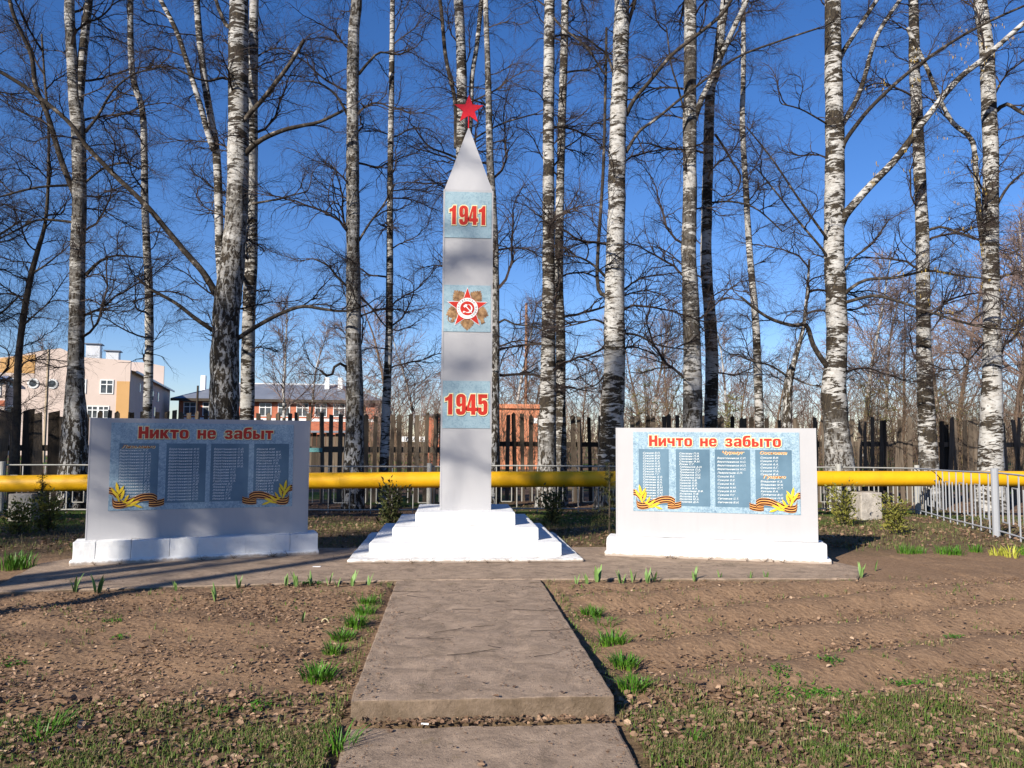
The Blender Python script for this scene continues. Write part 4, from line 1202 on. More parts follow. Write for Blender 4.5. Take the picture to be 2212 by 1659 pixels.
birch('biggest birch at right with a thick limb sweeping up to the right', 19.2,
      [(1798, -20, 35), (1800, 135, 38), (1803, 270, 41), (1803, 404, 43), (1801, 520, 45), (1803, 575, 45), (1808, 700, 46), (1806, 777, 46), (1801, 820, 51), (1803, 879, 55), (1809, 946, 56), (1814, 1015, 66)],
      [([(1810, 500), (1823, 468), (1850, 435), (1880, 401), (1938, 340), (1998, 259), (2066, 175), (2123, 128), (2211, 50), (2260, 10)], 22, 9, -1.5, 8),
       ([(1815, 345), (1823, 310), (1850, 270), (1887, 226), (1961, 158), (2056, 91), (2140, 45), (2230, 5)], 12, 5, -1.0, 7),
       ([(1812, 285), (1823, 263), (1850, 215), (1867, 168), (1894, 78), (1944, 0), (1970, -40)], 13, 9, 0.4, 6),
       ([(1803, 160), (1820, 115), (1843, 78), (1894, 0), (1915, -30)], 12, 9, 0.3, 5),
       ([(1790, 520), (1779, 505), (1729, 435), (1668, 344), (1614, 276)], 8, 3, -0.7, 5),
       ([(1790, 560), (1776, 538), (1722, 474), (1680, 420), (1640, 370)], 7, 3, -0.6, 5),
       ([(1795, 800), (1776, 777), (1756, 744), (1742, 703), (1712, 703), (1668, 690), (1634, 669), (1601, 642)], 14, 5, -0.9, 7),
       ([(1820, 640), (1830, 629), (1870, 605), (1938, 599), (2005, 585), (2073, 595), (2157, 605)], 9, 4, -1.3, 7),
       ([(1820, 655), (1834, 651), (1888, 639), (1938, 650), (2005, 673), (2107, 703), (2190, 713)], 9, 4, -1.5, 7),
       ([(1815, 600), (1840, 560), (1880, 530), (1920, 475)], 6, 3, -.5, 4),
       ([(1790, 270), (1765, 255), (1728, 235), (1690, 225)], 5, 3, -.4, 4)],
      nb=5, seed=16, dark0=0.78, dark_h=3.0, dark_up=0.30)
birch('straight clean-barked birch right of the biggest one', 19.8,
      [(1973, 0, 22), (1975, 135, 24), (1982, 270, 25), (1988, 404, 27), (1993, 539, 29), (1995, 710, 31), (1997, 811, 34), (2002, 912, 37), (2006, 1010, 43)],
      [([(2000, 500), (2030, 490), (2065, 500), (2107, 517)], 7, 5, -.5, 4), ([(1985, 560), (1975, 545), (1958, 532)], 4, 2, -.3, 1)],
      nb=10, seed=17, dark0=0.6, dark_h=2.2, dark_up=0.28)
birch('rightmost thick birch with a side stem, white at its foot', 19.3,
      [(2116, -10, 28), (2130, 101, 31), (2135, 202, 32), (2140, 337, 34), (2140, 539, 35), (2143, 710, 37), (2143, 811, 42), (2142, 912, 47), (2140, 1015, 56)],
      [([(2128, 560), (2120, 500), (2116, 472), (2108, 371), (2099, 303), (2059, 266), (2032, 219), (1998, 138), (1960, 60)], 15, 9, -0.4, 6),
       ([(2152, 240), (2175, 225), (2211, 245), (2260, 255)], 10, 8, -.3, 3),
       ([(2155, 440), (2180, 400), (2215, 370), (2260, 340)], 7, 4, -.4, 4),
       ([(2125, 740), (2100, 770), (2075, 800), (2045, 820)], 5, 2, -.6, 4)],
      nb=9, seed=18, dark0=0.45, dark_h=1.6, dark_up=0.12)
# dark alder-like tree and its neighbours at the left edge
birch('dark slanting bare tree at the far left edge, before the blue roof', 20.3,
      [(98, 480, 7), (81, 542, 10), (64, 609, 12), (47, 711, 13), (39, 795, 14), (37, 879, 15), (34, 949, 16), (32, 1015, 19)],
      [([(70, 590), (95, 575), (120, 555), (140, 540)], 5, 2, -.3, 4), ([(48, 705), (75, 680), (105, 655)], 5, 2, -.4, 4)],
      nb=26, zr=(1.8, 10), blen=(1.0, 2.3), seed=19, mat=M_DARKBARK, group='bare trees along the fence', top=11, kinds=('arch', 'up', 'crook'))
birch('dense dark bare tree cut off by the left frame edge', 21.2,
      [(-62, 300, 10), (-55, 500, 14), (-48, 700, 18), (-45, 900, 20), (-44, 1010, 24)],
      [([(-50, 560), (-20, 520), (10, 500), (40, 480)], 8, 3, -.3, 6), ([(-48, 720), (-20, 690), (10, 670), (40, 640)], 8, 3, -.3, 6)],
      nb=34, zr=(1.5, 10), blen=(1.2, 2.6), seed=20, mat=M_DARKBARK, group='bare trees along the fence', top=12, kinds=('arch', 'up', 'crook'))

# catkins hanging from the limbs at the upper right
def catkins():
    rnd = random.Random(8)
    lines = [[(1880, 401), (1938, 340), (1998, 259), (2066, 175), (2123, 128), (2211, 50)], [(1887, 226), (1961, 158), (2056, 91), (2140, 45)], [(1938, 599), (2005, 585), (2073, 595), (2157, 605)], [(2005, 673), (2107, 703), (2190, 713)], [(2128, 560), (2116, 472), (2108, 371), (2059, 266)]]
    V = []; F = []; T = []; S = []
    for k in range(95):
        ln = rnd.choice(lines); i = rnd.randrange(len(ln)-1); t = rnd.random()
        px = ln[i][0]+(ln[i+1][0]-ln[i][0])*t; py = ln[i][1]+(ln[i+1][1]-ln[i][1])*t
        o = at(px, py, 18.4)
        a = rnd.uniform(0, 6.28)
        nd = grow(S, o, Vector((math.cos(a), math.sin(a)*.6, rnd.uniform(-.2, .6))).normalized(), rnd.uniform(.3, 1.1), 6, .005, .002, .2, .1, rnd)
        for (q, d_, r_, u_) in nd[2:]:
            for c_ in range(rnd.randint(0, 2)):
                p = q+Vector((rnd.gauss(0, .02), rnd.gauss(0, .02), 0)); L = rnd.uniform(0.05, 0.10); r = 0.008
                b = len(V)
                for z, rr in ((0, .5), (-.3*L, 1), (-.8*L, .9), (-L, .3)):
                    for j in range(4):
                        an = j*math.pi/2
                        V.append((p.x+rr*r*math.cos(an), p.y+rr*r*math.sin(an), p.z+z))
                for i2 in range(3):
                    for j in range(4): F.append((b+i2*4+j, b+i2*4+(j+1) % 4, b+(i2+1)*4+(j+1) % 4, b+(i2+1)*4+j))
                T += [rnd.random()]*16
    m = np_mesh('catkins', np.array(V), np.array(F), M_CATKIN); attr(m, 'tint', T)
    o = obj('catkins', m); tag(o, 'ochre catkins hanging from the bare twigs at upper right', 'catkins', kind='stuff')
    obj('catkin_twigs', seg_mesh('catkin_twigs', S, M_TWIG), o)
catkins()

# trees outside the frame to the left, whose bare crowns throw the dappled shade on the shaded board and the obelisk
def off_tree(label, x, y, hgt, r, nb, z0, seed, blen=(1.8, 3.6)):
    rnd = random.Random(seed)
    base = Vector((x, y, ground_z(x, y)))
    T = thing('birch_tree', base, label, 'tree', 'birches left of the plot')
    pts = []; q = base.copy(); q.z -= 0.05
    n = 12
    for i in range(n+1):
        pts.append(q.copy()); q = q+Vector((rnd.gauss(0, .08), rnd.gauss(0, .08), hgt/n))
    _, P, Rr = stem('trunk', pts, [r*(1-0.93*i/n)+0.01 for i in range(n+1)], T, base, M_BARK, 12, 0.3, lambda z: 0.9 if z < 2 else 0.3, 0.06, seed)
    idx = [i for i, p in enumerate(P) if p.z > z0]
    for k in range(nb):
        i = idx[int((k+rnd.random())/nb*(len(idx)-1))]
        h = (P[i].z-z0)/(hgt-z0)
        put_branch(T, P[i], rnd.uniform(0, 6.28), rnd.uniform(*blen)*(1.1-0.5*h), ('arch', 'up', 'crook', 'weep'))
    return T
off_tree('tall bare birch standing left of the plot, nearest the shaded board', -12.45, 0.85, 16, 0.22, 170, 6.6, 51, (0.9, 1.7))
off_tree('tall bare birch left of the plot, second from the shaded board', -14.5, -0.5, 17, 0.24, 170, 7.9, 52, (0.9, 1.7))
off_tree('tall bare birch left of the plot, standing farther back from the path', -15.4, -2.8, 17, 0.16, 45, 9.6, 58, (0.8, 1.5))
off_tree('tall bare birch left of the plot, third from the shaded board', -13.0, -1.6, 18, 0.20, 52, 10.0, 53, (1.6, 2.8))
off_tree('tall bare birch left of the plot, farthest along the road side', -16.0, 3.6, 17, 0.22, 110, 2.2, 54)
off_tree('bushy bare birch left of the plot, beside the gas pipe', -17.5, 5.4, 14, 0.20, 110, 1.6, 55)
off_tree('bushy bare birch far left of the plot, second beside the gas pipe', -24.0, 5.5, 16, 0.20, 170, 2.5, 56)
off_tree('bushy bare birch far left of the plot, third beside the gas pipe', -26.0, 7.5, 16, 0.20, 170, 2.5, 57)

# ------------------------------------------------------------------ far buildings
M_BEIGE = simple('beige_render', (0.550, 0.447, 0.387), (0.602, 0.490, 0.430), 0.6, 0.9, 0.1, 20)
M_OCHRE = simple('ochre_render', (0.516, 0.301, 0.120), (0.568, 0.335, 0.146), 0.6, 0.9, 0.1, 20)
M_FRAME = flat('white_window_frame', (0.75, 0.75, 0.74), 0.5)
def glass_mat():
    m, nt, b = new_mat('window_glass', 0.06, 0.6)
    v = coords(nt, 'Object', rnd=True)
    nt.links.new(ramp(nt, tex_noise(nt, v, 1.5, 3), [(0.35, (0.02, 0.024, 0.03)), (0.7, (0.10, 0.11, 0.12))]), b.inputs['Base Color'])
    return m
M_GLASS = glass_mat()
M_BLUEROOF = simple('blue_sheet_roof', (0.035, 0.085, 0.20), (0.05, 0.11, 0.25), 0.8, 0.35, 0.1, 10, 0.4)
M_SLATE = simple('grey_sheet_roof', (0.13, 0.145, 0.18), (0.19, 0.205, 0.24), 0.5, 0.5, 0.15, 6, 0.4)
M_LIGHTMETAL = simple('galvanised_sheet', (0.50, 0.52, 0.54), (0.62, 0.63, 0.65), 1.5, 0.4, 0, spec=0.4)
def brick_mat(name, c1, c2, mortar, scale):
    m, nt, b = new_mat(name, 0.95, 0.1)
    tc = N(nt, 'ShaderNodeTexCoord'); sp = N(nt, 'ShaderNodeSeparateXYZ'); cb = N(nt, 'ShaderNodeCombineXYZ')
    nt.links.new(tc.outputs['Object'], sp.inputs[0])
    nt.links.new(math_n(nt, 'ADD', sp.outputs[0], sp.outputs[1]), cb.inputs[0]); nt.links.new(sp.outputs[2], cb.inputs[1])
    br = N(nt, 'ShaderNodeTexBrick', Scale=scale, **{'Mortar Size': 0.012, 'Brick Width': 0.5, 'Row Height': 0.16})
    br.inputs['Color1'].default_value = (*c1, 1); br.inputs['Color2'].default_value = (*c2, 1); br.inputs['Mortar'].default_value = (*mortar, 1)
    nt.links.new(cb.outputs[0], br.inputs['Vector'])
    col = mixc(nt, 0.4, br.outputs['Color'], ramp(nt, tex_noise(nt, cb.outputs[0], 0.8, 5), [(0.3, tuple(x*0.6 for x in c1)), (0.7, tuple(x*1.3 for x in c2))]))
    nt.links.new(col, b.inputs['Base Color'])
    return m
M_BRICK = brick_mat('red_brick', (0.36, 0.10, 0.055), (0.43, 0.14, 0.075), (0.35, 0.25, 0.2), 2.0)

def window(parent, x, z, w, h, y, rows=2, mull=1, nm='window', yoff=0.0):
    """frame proud of the wall at local y, pane set inside it"""
    t = 0.09
    mb = MB()
    mb.box(x-w/2, x+w/2, y-0.06, y+0.02, z, z+t); mb.box(x-w/2, x+w/2, y-0.06, y+0.02, z+h-t, z+h)
    mb.box(x-w/2, x-w/2+t, y-0.06, y+0.02, z+t, z+h-t); mb.box(x+w/2-t, x+w/2, y-0.06, y+0.02, z+t, z+h-t)
    for i in range(mull):
        xx = x-w/2+w*(i+1)/(mull+1); mb.box(xx-t/2, xx+t/2, y-0.055, y+0.02, z+t, z+h-t)
    if rows > 1: mb.box(x-w/2+t, x+w/2-t, y-0.050, y+0.02, z+h*0.66-t/2, z+h*0.66+t/2)
    f = mb.obj(nm, M_FRAME, parent)
    MB().box(x-w/2+t*.5, x+w/2-t*.5, y-0.02, y+0.01, z+t*.5, z+h-t*.5).obj('pane', M_GLASS, f)
    return f
def round_window(parent, x, z, r, y):
    mb = MB(); n = 20
    ou = [(x+r*math.cos(2*math.pi*k/n), z+r*math.sin(2*math.pi*k/n)) for k in range(n)]
    inn = [(x+(r-.15)*math.cos(2*math.pi*k/n), z+(r-.15)*math.sin(2*math.pi*k/n)) for k in range(n)]
    vs = [(a, y-0.07, b) for a, b in ou]+[(a, y-0.07, b) for a, b in inn]+[(a, y+0.02, b) for a, b in ou]
    fs = [(k, (k+1) % n, (k+1) % n+n, k+n) for k in range(n)]+[(k, k+2*n, (k+1) % n+2*n, (k+1) % n) for k in range(n)]
    f = mb.add(vs, fs).obj('round_window', M_FRAME, parent)
    MB().prism(inn, y-0.03, y+0.01).obj('pane', M_GLASS, f)

# beige house: corner nearest the road is at px 278, facade runs left, side wall runs back
YB = 78.0
cB = at(278, 900, YB)
HB = thing('beige_house', (cB.x, cB.y, -0.15), 'two-storey beige and ochre house with round windows far behind the fence at left', 'house', None, R(13))
zc = lambda py: at(278, py, YB).z + 0.15
mpp = YB/FPX
zt = zc(779)
W0 = 16.0
fx = lambda px: (px-278)*mpp*1.04
# facade wall with a low gable on its left part
poly = [(-W0, 0), (0, 0), (0, zt), (fx(185), zt+0.2), (fx(150), zc(757)), (fx(60), zc(779)), (fx(47), zc(781)), (-W0, zc(781))]
MB().prism(poly, 0.0, 0.4).obj('wall', M_BEIGE, HB)
MB().add([(0.01, 0, 0), (0.01, 34, 0), (0.01, 34, zt-0.9), (0.01, 0, zt-0.9)], [(0, 1, 2, 3)]).obj('side_wall', M_BEIGE, HB)
MB().box(-W0, 0.0, 33.6, 34, 0, zt-0.9).obj('back_wall', M_BEIGE, HB)
MB().box(fx(254), fx(277.5), -0.03, 0.01, 0, zc(824)).obj('ochre_panel', M_OCHRE, HB)
MB().prism([(fx(48), zc(812)), (fx(108), zc(812)), (fx(108), zc(772)), (fx(48), zc(783))], -0.03, 0.01).obj('ochre_panel', M_OCHRE, HB)
for px in (73, 106, 139): round_window(HB, fx(px), zc(833), 0.47, 0.0)
round_window(HB, fx(70), zc(890), 0.47, 0.0)
for px in (187, 236): window(HB, fx(px), zc(852), 1.15, 1.35, 0.0)
for px in (190, 212, 232): window(HB, fx(px), zc(905), 0.95, 1.2, 0.0)
# side windows (facing +x)
for y, z, w, h in ((6, zc(840), .7, .9), (16, zc(850), 0.9, 1.2), (21, zc(848), 0.9, 1.2), (18, zc(890), 0.9, 1.2)):
    f = MB().box(0.0, 0.08, y-w/2, y+w/2, z, z+h).obj('window', M_FRAME, HB)
    MB().box(0.07, 0.10, y-w/2+.1, y+w/2-.1, z+.1, z+h-.1).obj('pane', M_GLASS, f)
# roof: pitched from the side eave up to a ridge
MB().add([(0.5, 0.5, zt-1.0), (0.5, 34.5, zt-1.0), (-7, 34.5, zt+0.9), (-7, 0.5, zt+0.9), (-14.5, 0.5, zt-1.0), (-14.5, 34.5, zt-1.0)], [(0, 1, 2, 3), (3, 2, 5, 4), ]).obj('roof', M_BLUEROOF, HB)
MB().box(0.42, 0.56, 0.5, 34.5, zt-1.12, zt-0.92).obj('gutter', M_LIGHTMETAL, HB)
MB().prism([(0.05, zt-1.6), (0.05, zt+1.7), (-2, zt+2.1), (-12, zt+2.1), (-12, zt-1.6)][::-1], 26.0, 26.4).obj('fire_gable', M_BEIGE, HB)
for px, w in ((205, 1.2), (240, 1.1)):
    x_ = fx(px)*1.02
    v = MB().box(x_-w/2, x_+w/2, 1.2, 2.4, zt-0.5, zt+(1.5 if px < 220 else 0.9)).obj('roof_vent', M_LIGHTMETAL, HB)
    MB().box(x_-w/2-.15, x_+w/2+.15, 1.05, 2.55, zt+(1.5 if px < 220 else 0.9)+.05, zt+(1.5 if px < 220 else 0.9)+0.15).obj('vent_cap', M_SLATE, v)
# low blue roofed wing at the frame edge
cW = at(46, 900, 78.2)
HW = thing('blue_roofed_wing', (cW.x, cW.y-2.9, -0.15), 'low wing with a blue sheet roof at the left frame edge', 'house', None, R(13))
z2 = lambda py: at(48, py, 78).z+0.15
MB().box(-9, 0, 0, 6, 0, z2(822)).obj('wall', M_BEIGE, HW)
MB().add([(-9.3, -0.5, z2(822)), (0.2, -0.5, z2(822)), (0.2, 6, z2(782)), (-9.3, 6, z2(782)), (0.2, -0.5, z2(822)-.15), (-9.3, -.5, z2(822)-.15)], [(0, 1, 2, 3), (5, 4, 1, 0)]).obj('roof', M_BLUEROOF, HW)
for i in range(3): window(HW, -1.0-i*1.6, z2(862), 1.3, 1.4, 0.0)
MB().box(-9, 0.0, -0.05, 0.0, z2(880), z2(868)).obj('brick_band', M_BRICK, HW)

# brick school with a grey hipped roof
YS = 105.0
cS = at(385, 900, YS)
HS = thing('brick_school', (cS.x, cS.y, -0.15), 'long red brick school with grey roof and white windows behind the fence', 'school', None, R(3))
ms = YS/FPX
zs = lambda py: at(560, py, YS).z+0.15
LS = (790-385)*ms*1.02
ze, zr_ = zs(862), zs(822)
MB().box(0, LS, 0, 12, 0, ze).obj('wall', M_BRICK, HS)
MB().add([(-.8, -.8, ze), (LS+.8, -.8, ze), (LS+.8, 12.8, ze), (-.8, 12.8, ze), (5, 6, zr_), (LS-5, 6, zr_)], [(0, 1, 5, 4), (1, 2, 5), (2, 3, 4, 5), (3, 0, 4), (3, 2, 1, 0)]).obj('roof', M_SLATE, HS)
MB().box(-.8, LS+.8, -.85, -.75, ze-.35, ze-.02).obj('fascia', M_DARKBARK, HS)
MB().box(5, LS-5, 5.9, 6.1, zr_-.05, zr_+.12).obj('ridge_cap', M_LIGHTMETAL, HS)
for fx_ in (0.075, 0.72, 0.79, 0.88): 
    MB().box(LS*fx_-.3, LS*fx_+.3, 4, 4.7, zr_-1.2, zr_+0.9).obj('chimney', M_FRAME, HS)
MB().box(0, LS, -.06, 0.0, zs(909), zs(903)).obj('white_band', M_FRAME, HS)
wx = 1.4
while wx < LS-1.0:
    window(HS, wx, zs(899), 1.55, 1.75, 0.0, 2, 1)
    MB().box(wx-.9, wx+.9, -.05, 0, zs(899)+1.85, zs(899)+2.05).obj('lintel', M_FRAME, HS)
    wx += 2.35

# small brick hut with a tall rusty mast, right of the obelisk
YH = 46.0
pH = at(1072, 900, YH); pH2 = at(1186, 900, YH)
BH = thing('brick_hut', (pH.x, YH, -0.15), 'small orange brick hut seen through the pickets right of the obelisk', 'hut')
wH = pH2.x-pH.x; tH = at(1120, 873, YH).z+0.15
M_BRICK2 = brick_mat('orange_brick', (0.46, 0.16, 0.08), (0.55, 0.21, 0.11), (0.4, 0.3, 0.24), 2.0)
MB().box(-1.2, wH, 0, 3.5, 0, tH-0.25).obj('wall', M_BRICK2, BH)
MB().box(-1.35, wH+.15, -.15, 3.6, tH-0.25, tH).obj('roof_slab', M_BRICK2, BH)
MB().box(wH*.84, wH*.92, -.03, 0.0, 0.6, tH-0.5).obj('yellow_gas_riser', M_PIPE, BH)
MB().box(wH*.70, wH*.80, -.04, 0.0, tH-1.1, tH-0.8).obj('vent', M_FRAME, BH)
M_RUST = simple('rusty_steel', (0.16, 0.065, 0.035), (0.34, 0.20, 0.13), 1.5, 0.85, 0.2, 30)
pm = at(1137, 655, YH+4)
mast = MB().tube([(0, 0, -0.2), (0, 0, pm.z)], [0.10, 0.085], 10).obj('chimney_mast', M_RUST, None, (pm.x, YH+4, 0), smooth=True)
tag(mast, 'tall thin rusty chimney pipe behind the brick hut', 'chimney')
pg = at(918, 893, 52)
G2 = thing('brick_hut', (pg.x, 52, -0.15), 'dark red brick shed half hidden left of the obelisk', 'hut')
MB().box(0, 3.4, 0, 3, 0, pg.z).obj('wall', M_BRICK, G2)
MB().box(-.2, 3.6, -.2, 3.2, pg.z, pg.z+.12).obj('roof_slab', M_SLATE, G2)
# white barrier with dark chevrons
pb = at(868, 949, 40)
bz = thing('road_barrier', (pb.x, 40, -0.15), 'low white barrier with dark chevron marks behind the picket fence', 'barrier')
MB().box(0, 1.25, 0, 0.12, at(868, 954, 40).z+.15, at(868, 943, 40).z+.15).obj('panel', M_FRAME, bz)
for x_ in (0.1, 1.1): MB().box(x_-.04, x_+.04, 0.02, 0.1, 0, at(868, 954, 40).z+.15).obj('leg', M_OLDWOOD, bz)
zb0 = at(868, 953, 40).z+.15
for k in range(3):
    x_ = .28+k*.36
    MB().prism([(x_-.1, zb0+.03), (x_-.06, zb0+.03), (x_, zb0+.16), (x_+.06, zb0+.03), (x_+.1, zb0+.03), (x_, zb0+.24)], -.006, 0.0).obj('chevron', M_INK_SHADOW, bz)
# slim poles on the left
for px, top, Y, lab in ((105, 755, 55, 'slim pale utility pole in front of the beige house'), (427, 833, 70, 'short grey wooden pole left of the brick school')):
    p = at(px, top, Y)
    o = MB().tube([(0, 0, -0.2), (0.02, 0, p.z)], [0.11, 0.085], 8).obj('utility_pole', simple('pole_wood', (0.30, 0.23, 0.16), (0.42, 0.34, 0.25), 4, .9, 0) if px == 105 else M_OLDWOOD, None, (p.x, Y, 0))
    tag(o, lab, 'pole')
# plank shed behind the pickets left
pS = at(655, 925, 34)
SH = thing('plank_shed', (pS.x, 34, -0.15), 'grey plank shed seen through the pickets right of the shaded board', 'shed')
for k in range(9):
    MB().box(k*.19, k*.19+.18, 0, .03, 0, 1.9+.05*(k % 3)).obj('plank', M_OLDWOOD, SH)
MB().box(-.1, 1.8, -.25, 1.6, 1.98, 2.06).obj('roof', M_SLATE, SH)
for x_ in (0, 1.66): MB().box(x_, x_+.06, .05, 1.5, 0, 1.95).obj('side', M_OLDWOOD, SH)

# ------------------------------------------------------------------ far trees
def far_crown(seed, kind):
    """unit-height bare tree: returns trunk tube data and crown mesh"""
    rnd = random.Random(seed)
    S = []; tr = []
    p = Vector((0, 0, 0)); d = Vector((rnd.gauss(0, .04), rnd.gauss(0, .04), 1)).normalized()
    n = 14
    for i in range(n+1):
        tr.append((p.copy(), 0.011*(1-i/(n+1))+0.0015))
        d = (d+Vector((rnd.gauss(0, .05), rnd.gauss(0, .05), .06))).normalized()
        p = p+d/n
    lo = 0.28 if kind == 'birch' else 0.15
    for k in range(40 if kind == 'birch' else 60):
        t = lo+(1-lo)*((k+rnd.random())/(40 if kind == 'birch' else 60))
        i = min(n, int(t*n)); p0 = tr[i][0].lerp(tr[min(i+1, n)][0], t*n-int(t*n))
        az = rnd.uniform(0, 6.28); el = rnd.uniform(.5, 1.1) if kind == 'birch' else rnd.uniform(.3, .9)
        dd = Vector((math.cos(az)*math.cos(el), math.sin(az)*math.cos(el), math.sin(el)))
        L = (0.30 if kind == 'birch' else 0.42)*(1.15-t)*rnd.uniform(.7, 1.3)
        nd = grow(S, p0, dd, L, 6, 0.0035*(1.2-t), 0.0010, .12, 0.02, rnd, .04)
        for (q, d2, r, tt) in nd[1:]:
            for _ in range(3):
                d3 = rot_about(d2, Vector((rnd.gauss(0, 1), rnd.gauss(0, 1), rnd.gauss(0, 1))).normalized(), rnd.uniform(.4, 1.0))
                n3 = grow(S, q, d3, rnd.uniform(.05, .13)*(1.25-t), 3, 0.0011, 0.0006, .15, 0.05, rnd)
                if rnd.random() < .6:
                    d4 = rot_about(n3[1][1], Vector((rnd.gauss(0, 1), rnd.gauss(0, 1), rnd.gauss(0, 1))).normalized(), rnd.uniform(.4, 1.0))
                    grow(S, n3[1][0], d4, rnd.uniform(.04, .08), 2, 0.0008, 0.0005, .1, .06, rnd)
    mb = MB(); mb.tube([p for p, r in tr], [r for p, r in tr], 6)
    td = mb.data('trunk', M_BARK if kind == 'birch' else M_FARBROWN, True)
    attr(td, 'dark', [0.2]*len(td.vertices))
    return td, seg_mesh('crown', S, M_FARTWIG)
FT = {'birch': [far_crown(s, 'birch') for s in (61, 62, 63)], 'spread': [far_crown(s, 'spread') for s in (71, 72)]}
rt = random.Random(17)
def far_tree(px, top, Y, kind, label):
    p = at(px, top, Y)
    h = p.z+0.2
    T = thing('bare_tree', (p.x, Y, -0.2), label, 'tree', 'bare trees beyond the picket fence', rt.uniform(0, 6.28))
    td, cd = rt.choice(FT[kind])
    for nm, dd in (('trunk', td), ('crown', cd)):
        o = obj(nm, dd, T); o.scale = (h*rt.uniform(.95, 1.15), h*rt.uniform(.95, 1.15), h)
far_list = [
 (618, 655, 62, 'birch', 'pale far birch just right of the massive dark birch'),
 (668, 700, 66, 'birch', 'small far birch standing in front of the school'),
 (130, 728, 120, 'spread', 'hazy far tree top above the beige house gable'),
 (868, 640, 54, 'spread', 'broad tan far tree left of the thin birch and obelisk'),
 (812, 700, 60, 'spread', 'bare far tree right of the dark-banded birch'),
 (908, 690, 58, 'birch', 'far birch between the thin birch and the obelisk'),
 (944, 770, 48, 'birch', 'white-stemmed young birch touching the obelisk at left'),
 (1108, 648, 50, 'birch', 'white-stemmed birch in front of the brick hut'),
 (1082, 690, 66, 'spread', 'purplish far tree close to the obelisk at right'),
 (1150, 700, 70, 'spread', 'purplish far tree behind the rusty chimney pipe'),
 (1255, 770, 58, 'spread', 'low bare far tree right of the close pair of birches'),
 (1292, 690, 66, 'birch', 'white-stemmed far birch left of the stout birch'),
 (1405, 650, 68, 'birch', 'far birch right of the stout white birch'),
 (1440, 700, 60, 'spread', 'greyish far tree left of the pair above the sunlit board'),
 (1385, 720, 74, 'spread', 'hazy far tree behind the stout white birch'),
 (1575, 680, 70, 'birch', 'far birch between the grey birch and the thinnest birch'),
 (1590, 760, 64, 'spread', 'low hazy far tree left of the thinnest birch'),
 (1670, 740, 62, 'spread', 'reddish far tree right of the thinnest birch'),
 (1765, 700, 60, 'spread', 'far tree left of the biggest birch trunk'),
 (1858, 560, 56, 'birch', 'white-stemmed far birch just right of the biggest birch'),
 (1895, 610, 60, 'birch', 'second far birch right of the biggest birch'),
 (1940, 640, 62, 'spread', 'purplish far tree left of the clean-barked birch'),
 (2030, 600, 58, 'birch', 'far birch just right of the clean-barked birch'),
 (2062, 560, 54, 'spread', 'brown far tree between the two rightmost birches'),
 (2100, 500, 50, 'birch', 'tall far birch left of the rightmost birch'),
 (2178, 430, 46, 'spread', 'tall dense brown tree right of the rightmost birch'),
 (2215, 450, 48, 'birch', 'tall far birch at the right frame edge'),
 (2250, 420, 46, 'spread', 'tall dense brown tree cut off by the right frame edge'),
]
for a in far_list: far_tree(*a)

def thicket(name, label, n, x0, x1, y0, y1, h0, h1, mat, seed, thick=1.0):
    rnd = random.Random(seed); S = []
    for k in range(n):
        Y = rnd.uniform(y0, y1); px = rnd.uniform(x0, x1)
        p = at(px, 950, Y); p.z = -0.2
        h = rnd.uniform(h0, h1)*(0.7+0.6*abs(mnoise.noise((px*0.006, 3.3+seed, 0))))
        d = Vector((rnd.gauss(0, .12), rnd.gauss(0, .12), 1)).normalized()
        nd = grow(S, p, d, h, 7, 0.022*thick*h/4, 0.006*thick, .08, 0, rnd, .03)
        for (q, d2, r, t) in nd[1:]:
            for _ in range(4):
                d3 = rot_about(d2, Vector((rnd.gauss(0, 1), rnd.gauss(0, 1), rnd.gauss(0, .4))).normalized(), rnd.uniform(.4, 1.0))
                grow(S, q, d3, rnd.uniform(.4, 1.1)*h/4.5, 2, 0.008*thick, 0.004*thick, .2, 0, rnd, .03)
    o = obj(name, seg_mesh(name, S, mat)); tag(o, label, 'thicket', kind='stuff')
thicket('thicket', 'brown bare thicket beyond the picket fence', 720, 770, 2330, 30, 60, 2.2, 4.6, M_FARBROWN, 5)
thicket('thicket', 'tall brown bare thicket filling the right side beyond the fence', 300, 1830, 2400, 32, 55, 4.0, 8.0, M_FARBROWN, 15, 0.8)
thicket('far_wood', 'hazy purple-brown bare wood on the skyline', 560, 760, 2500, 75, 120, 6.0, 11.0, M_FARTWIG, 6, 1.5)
thicket('undergrowth', 'dry stems and brambles along the foot of the wooden fence', 170, -60, 2330, 22.6, 27, 0.5, 1.3, M_FARBROWN, 7, 0.35)

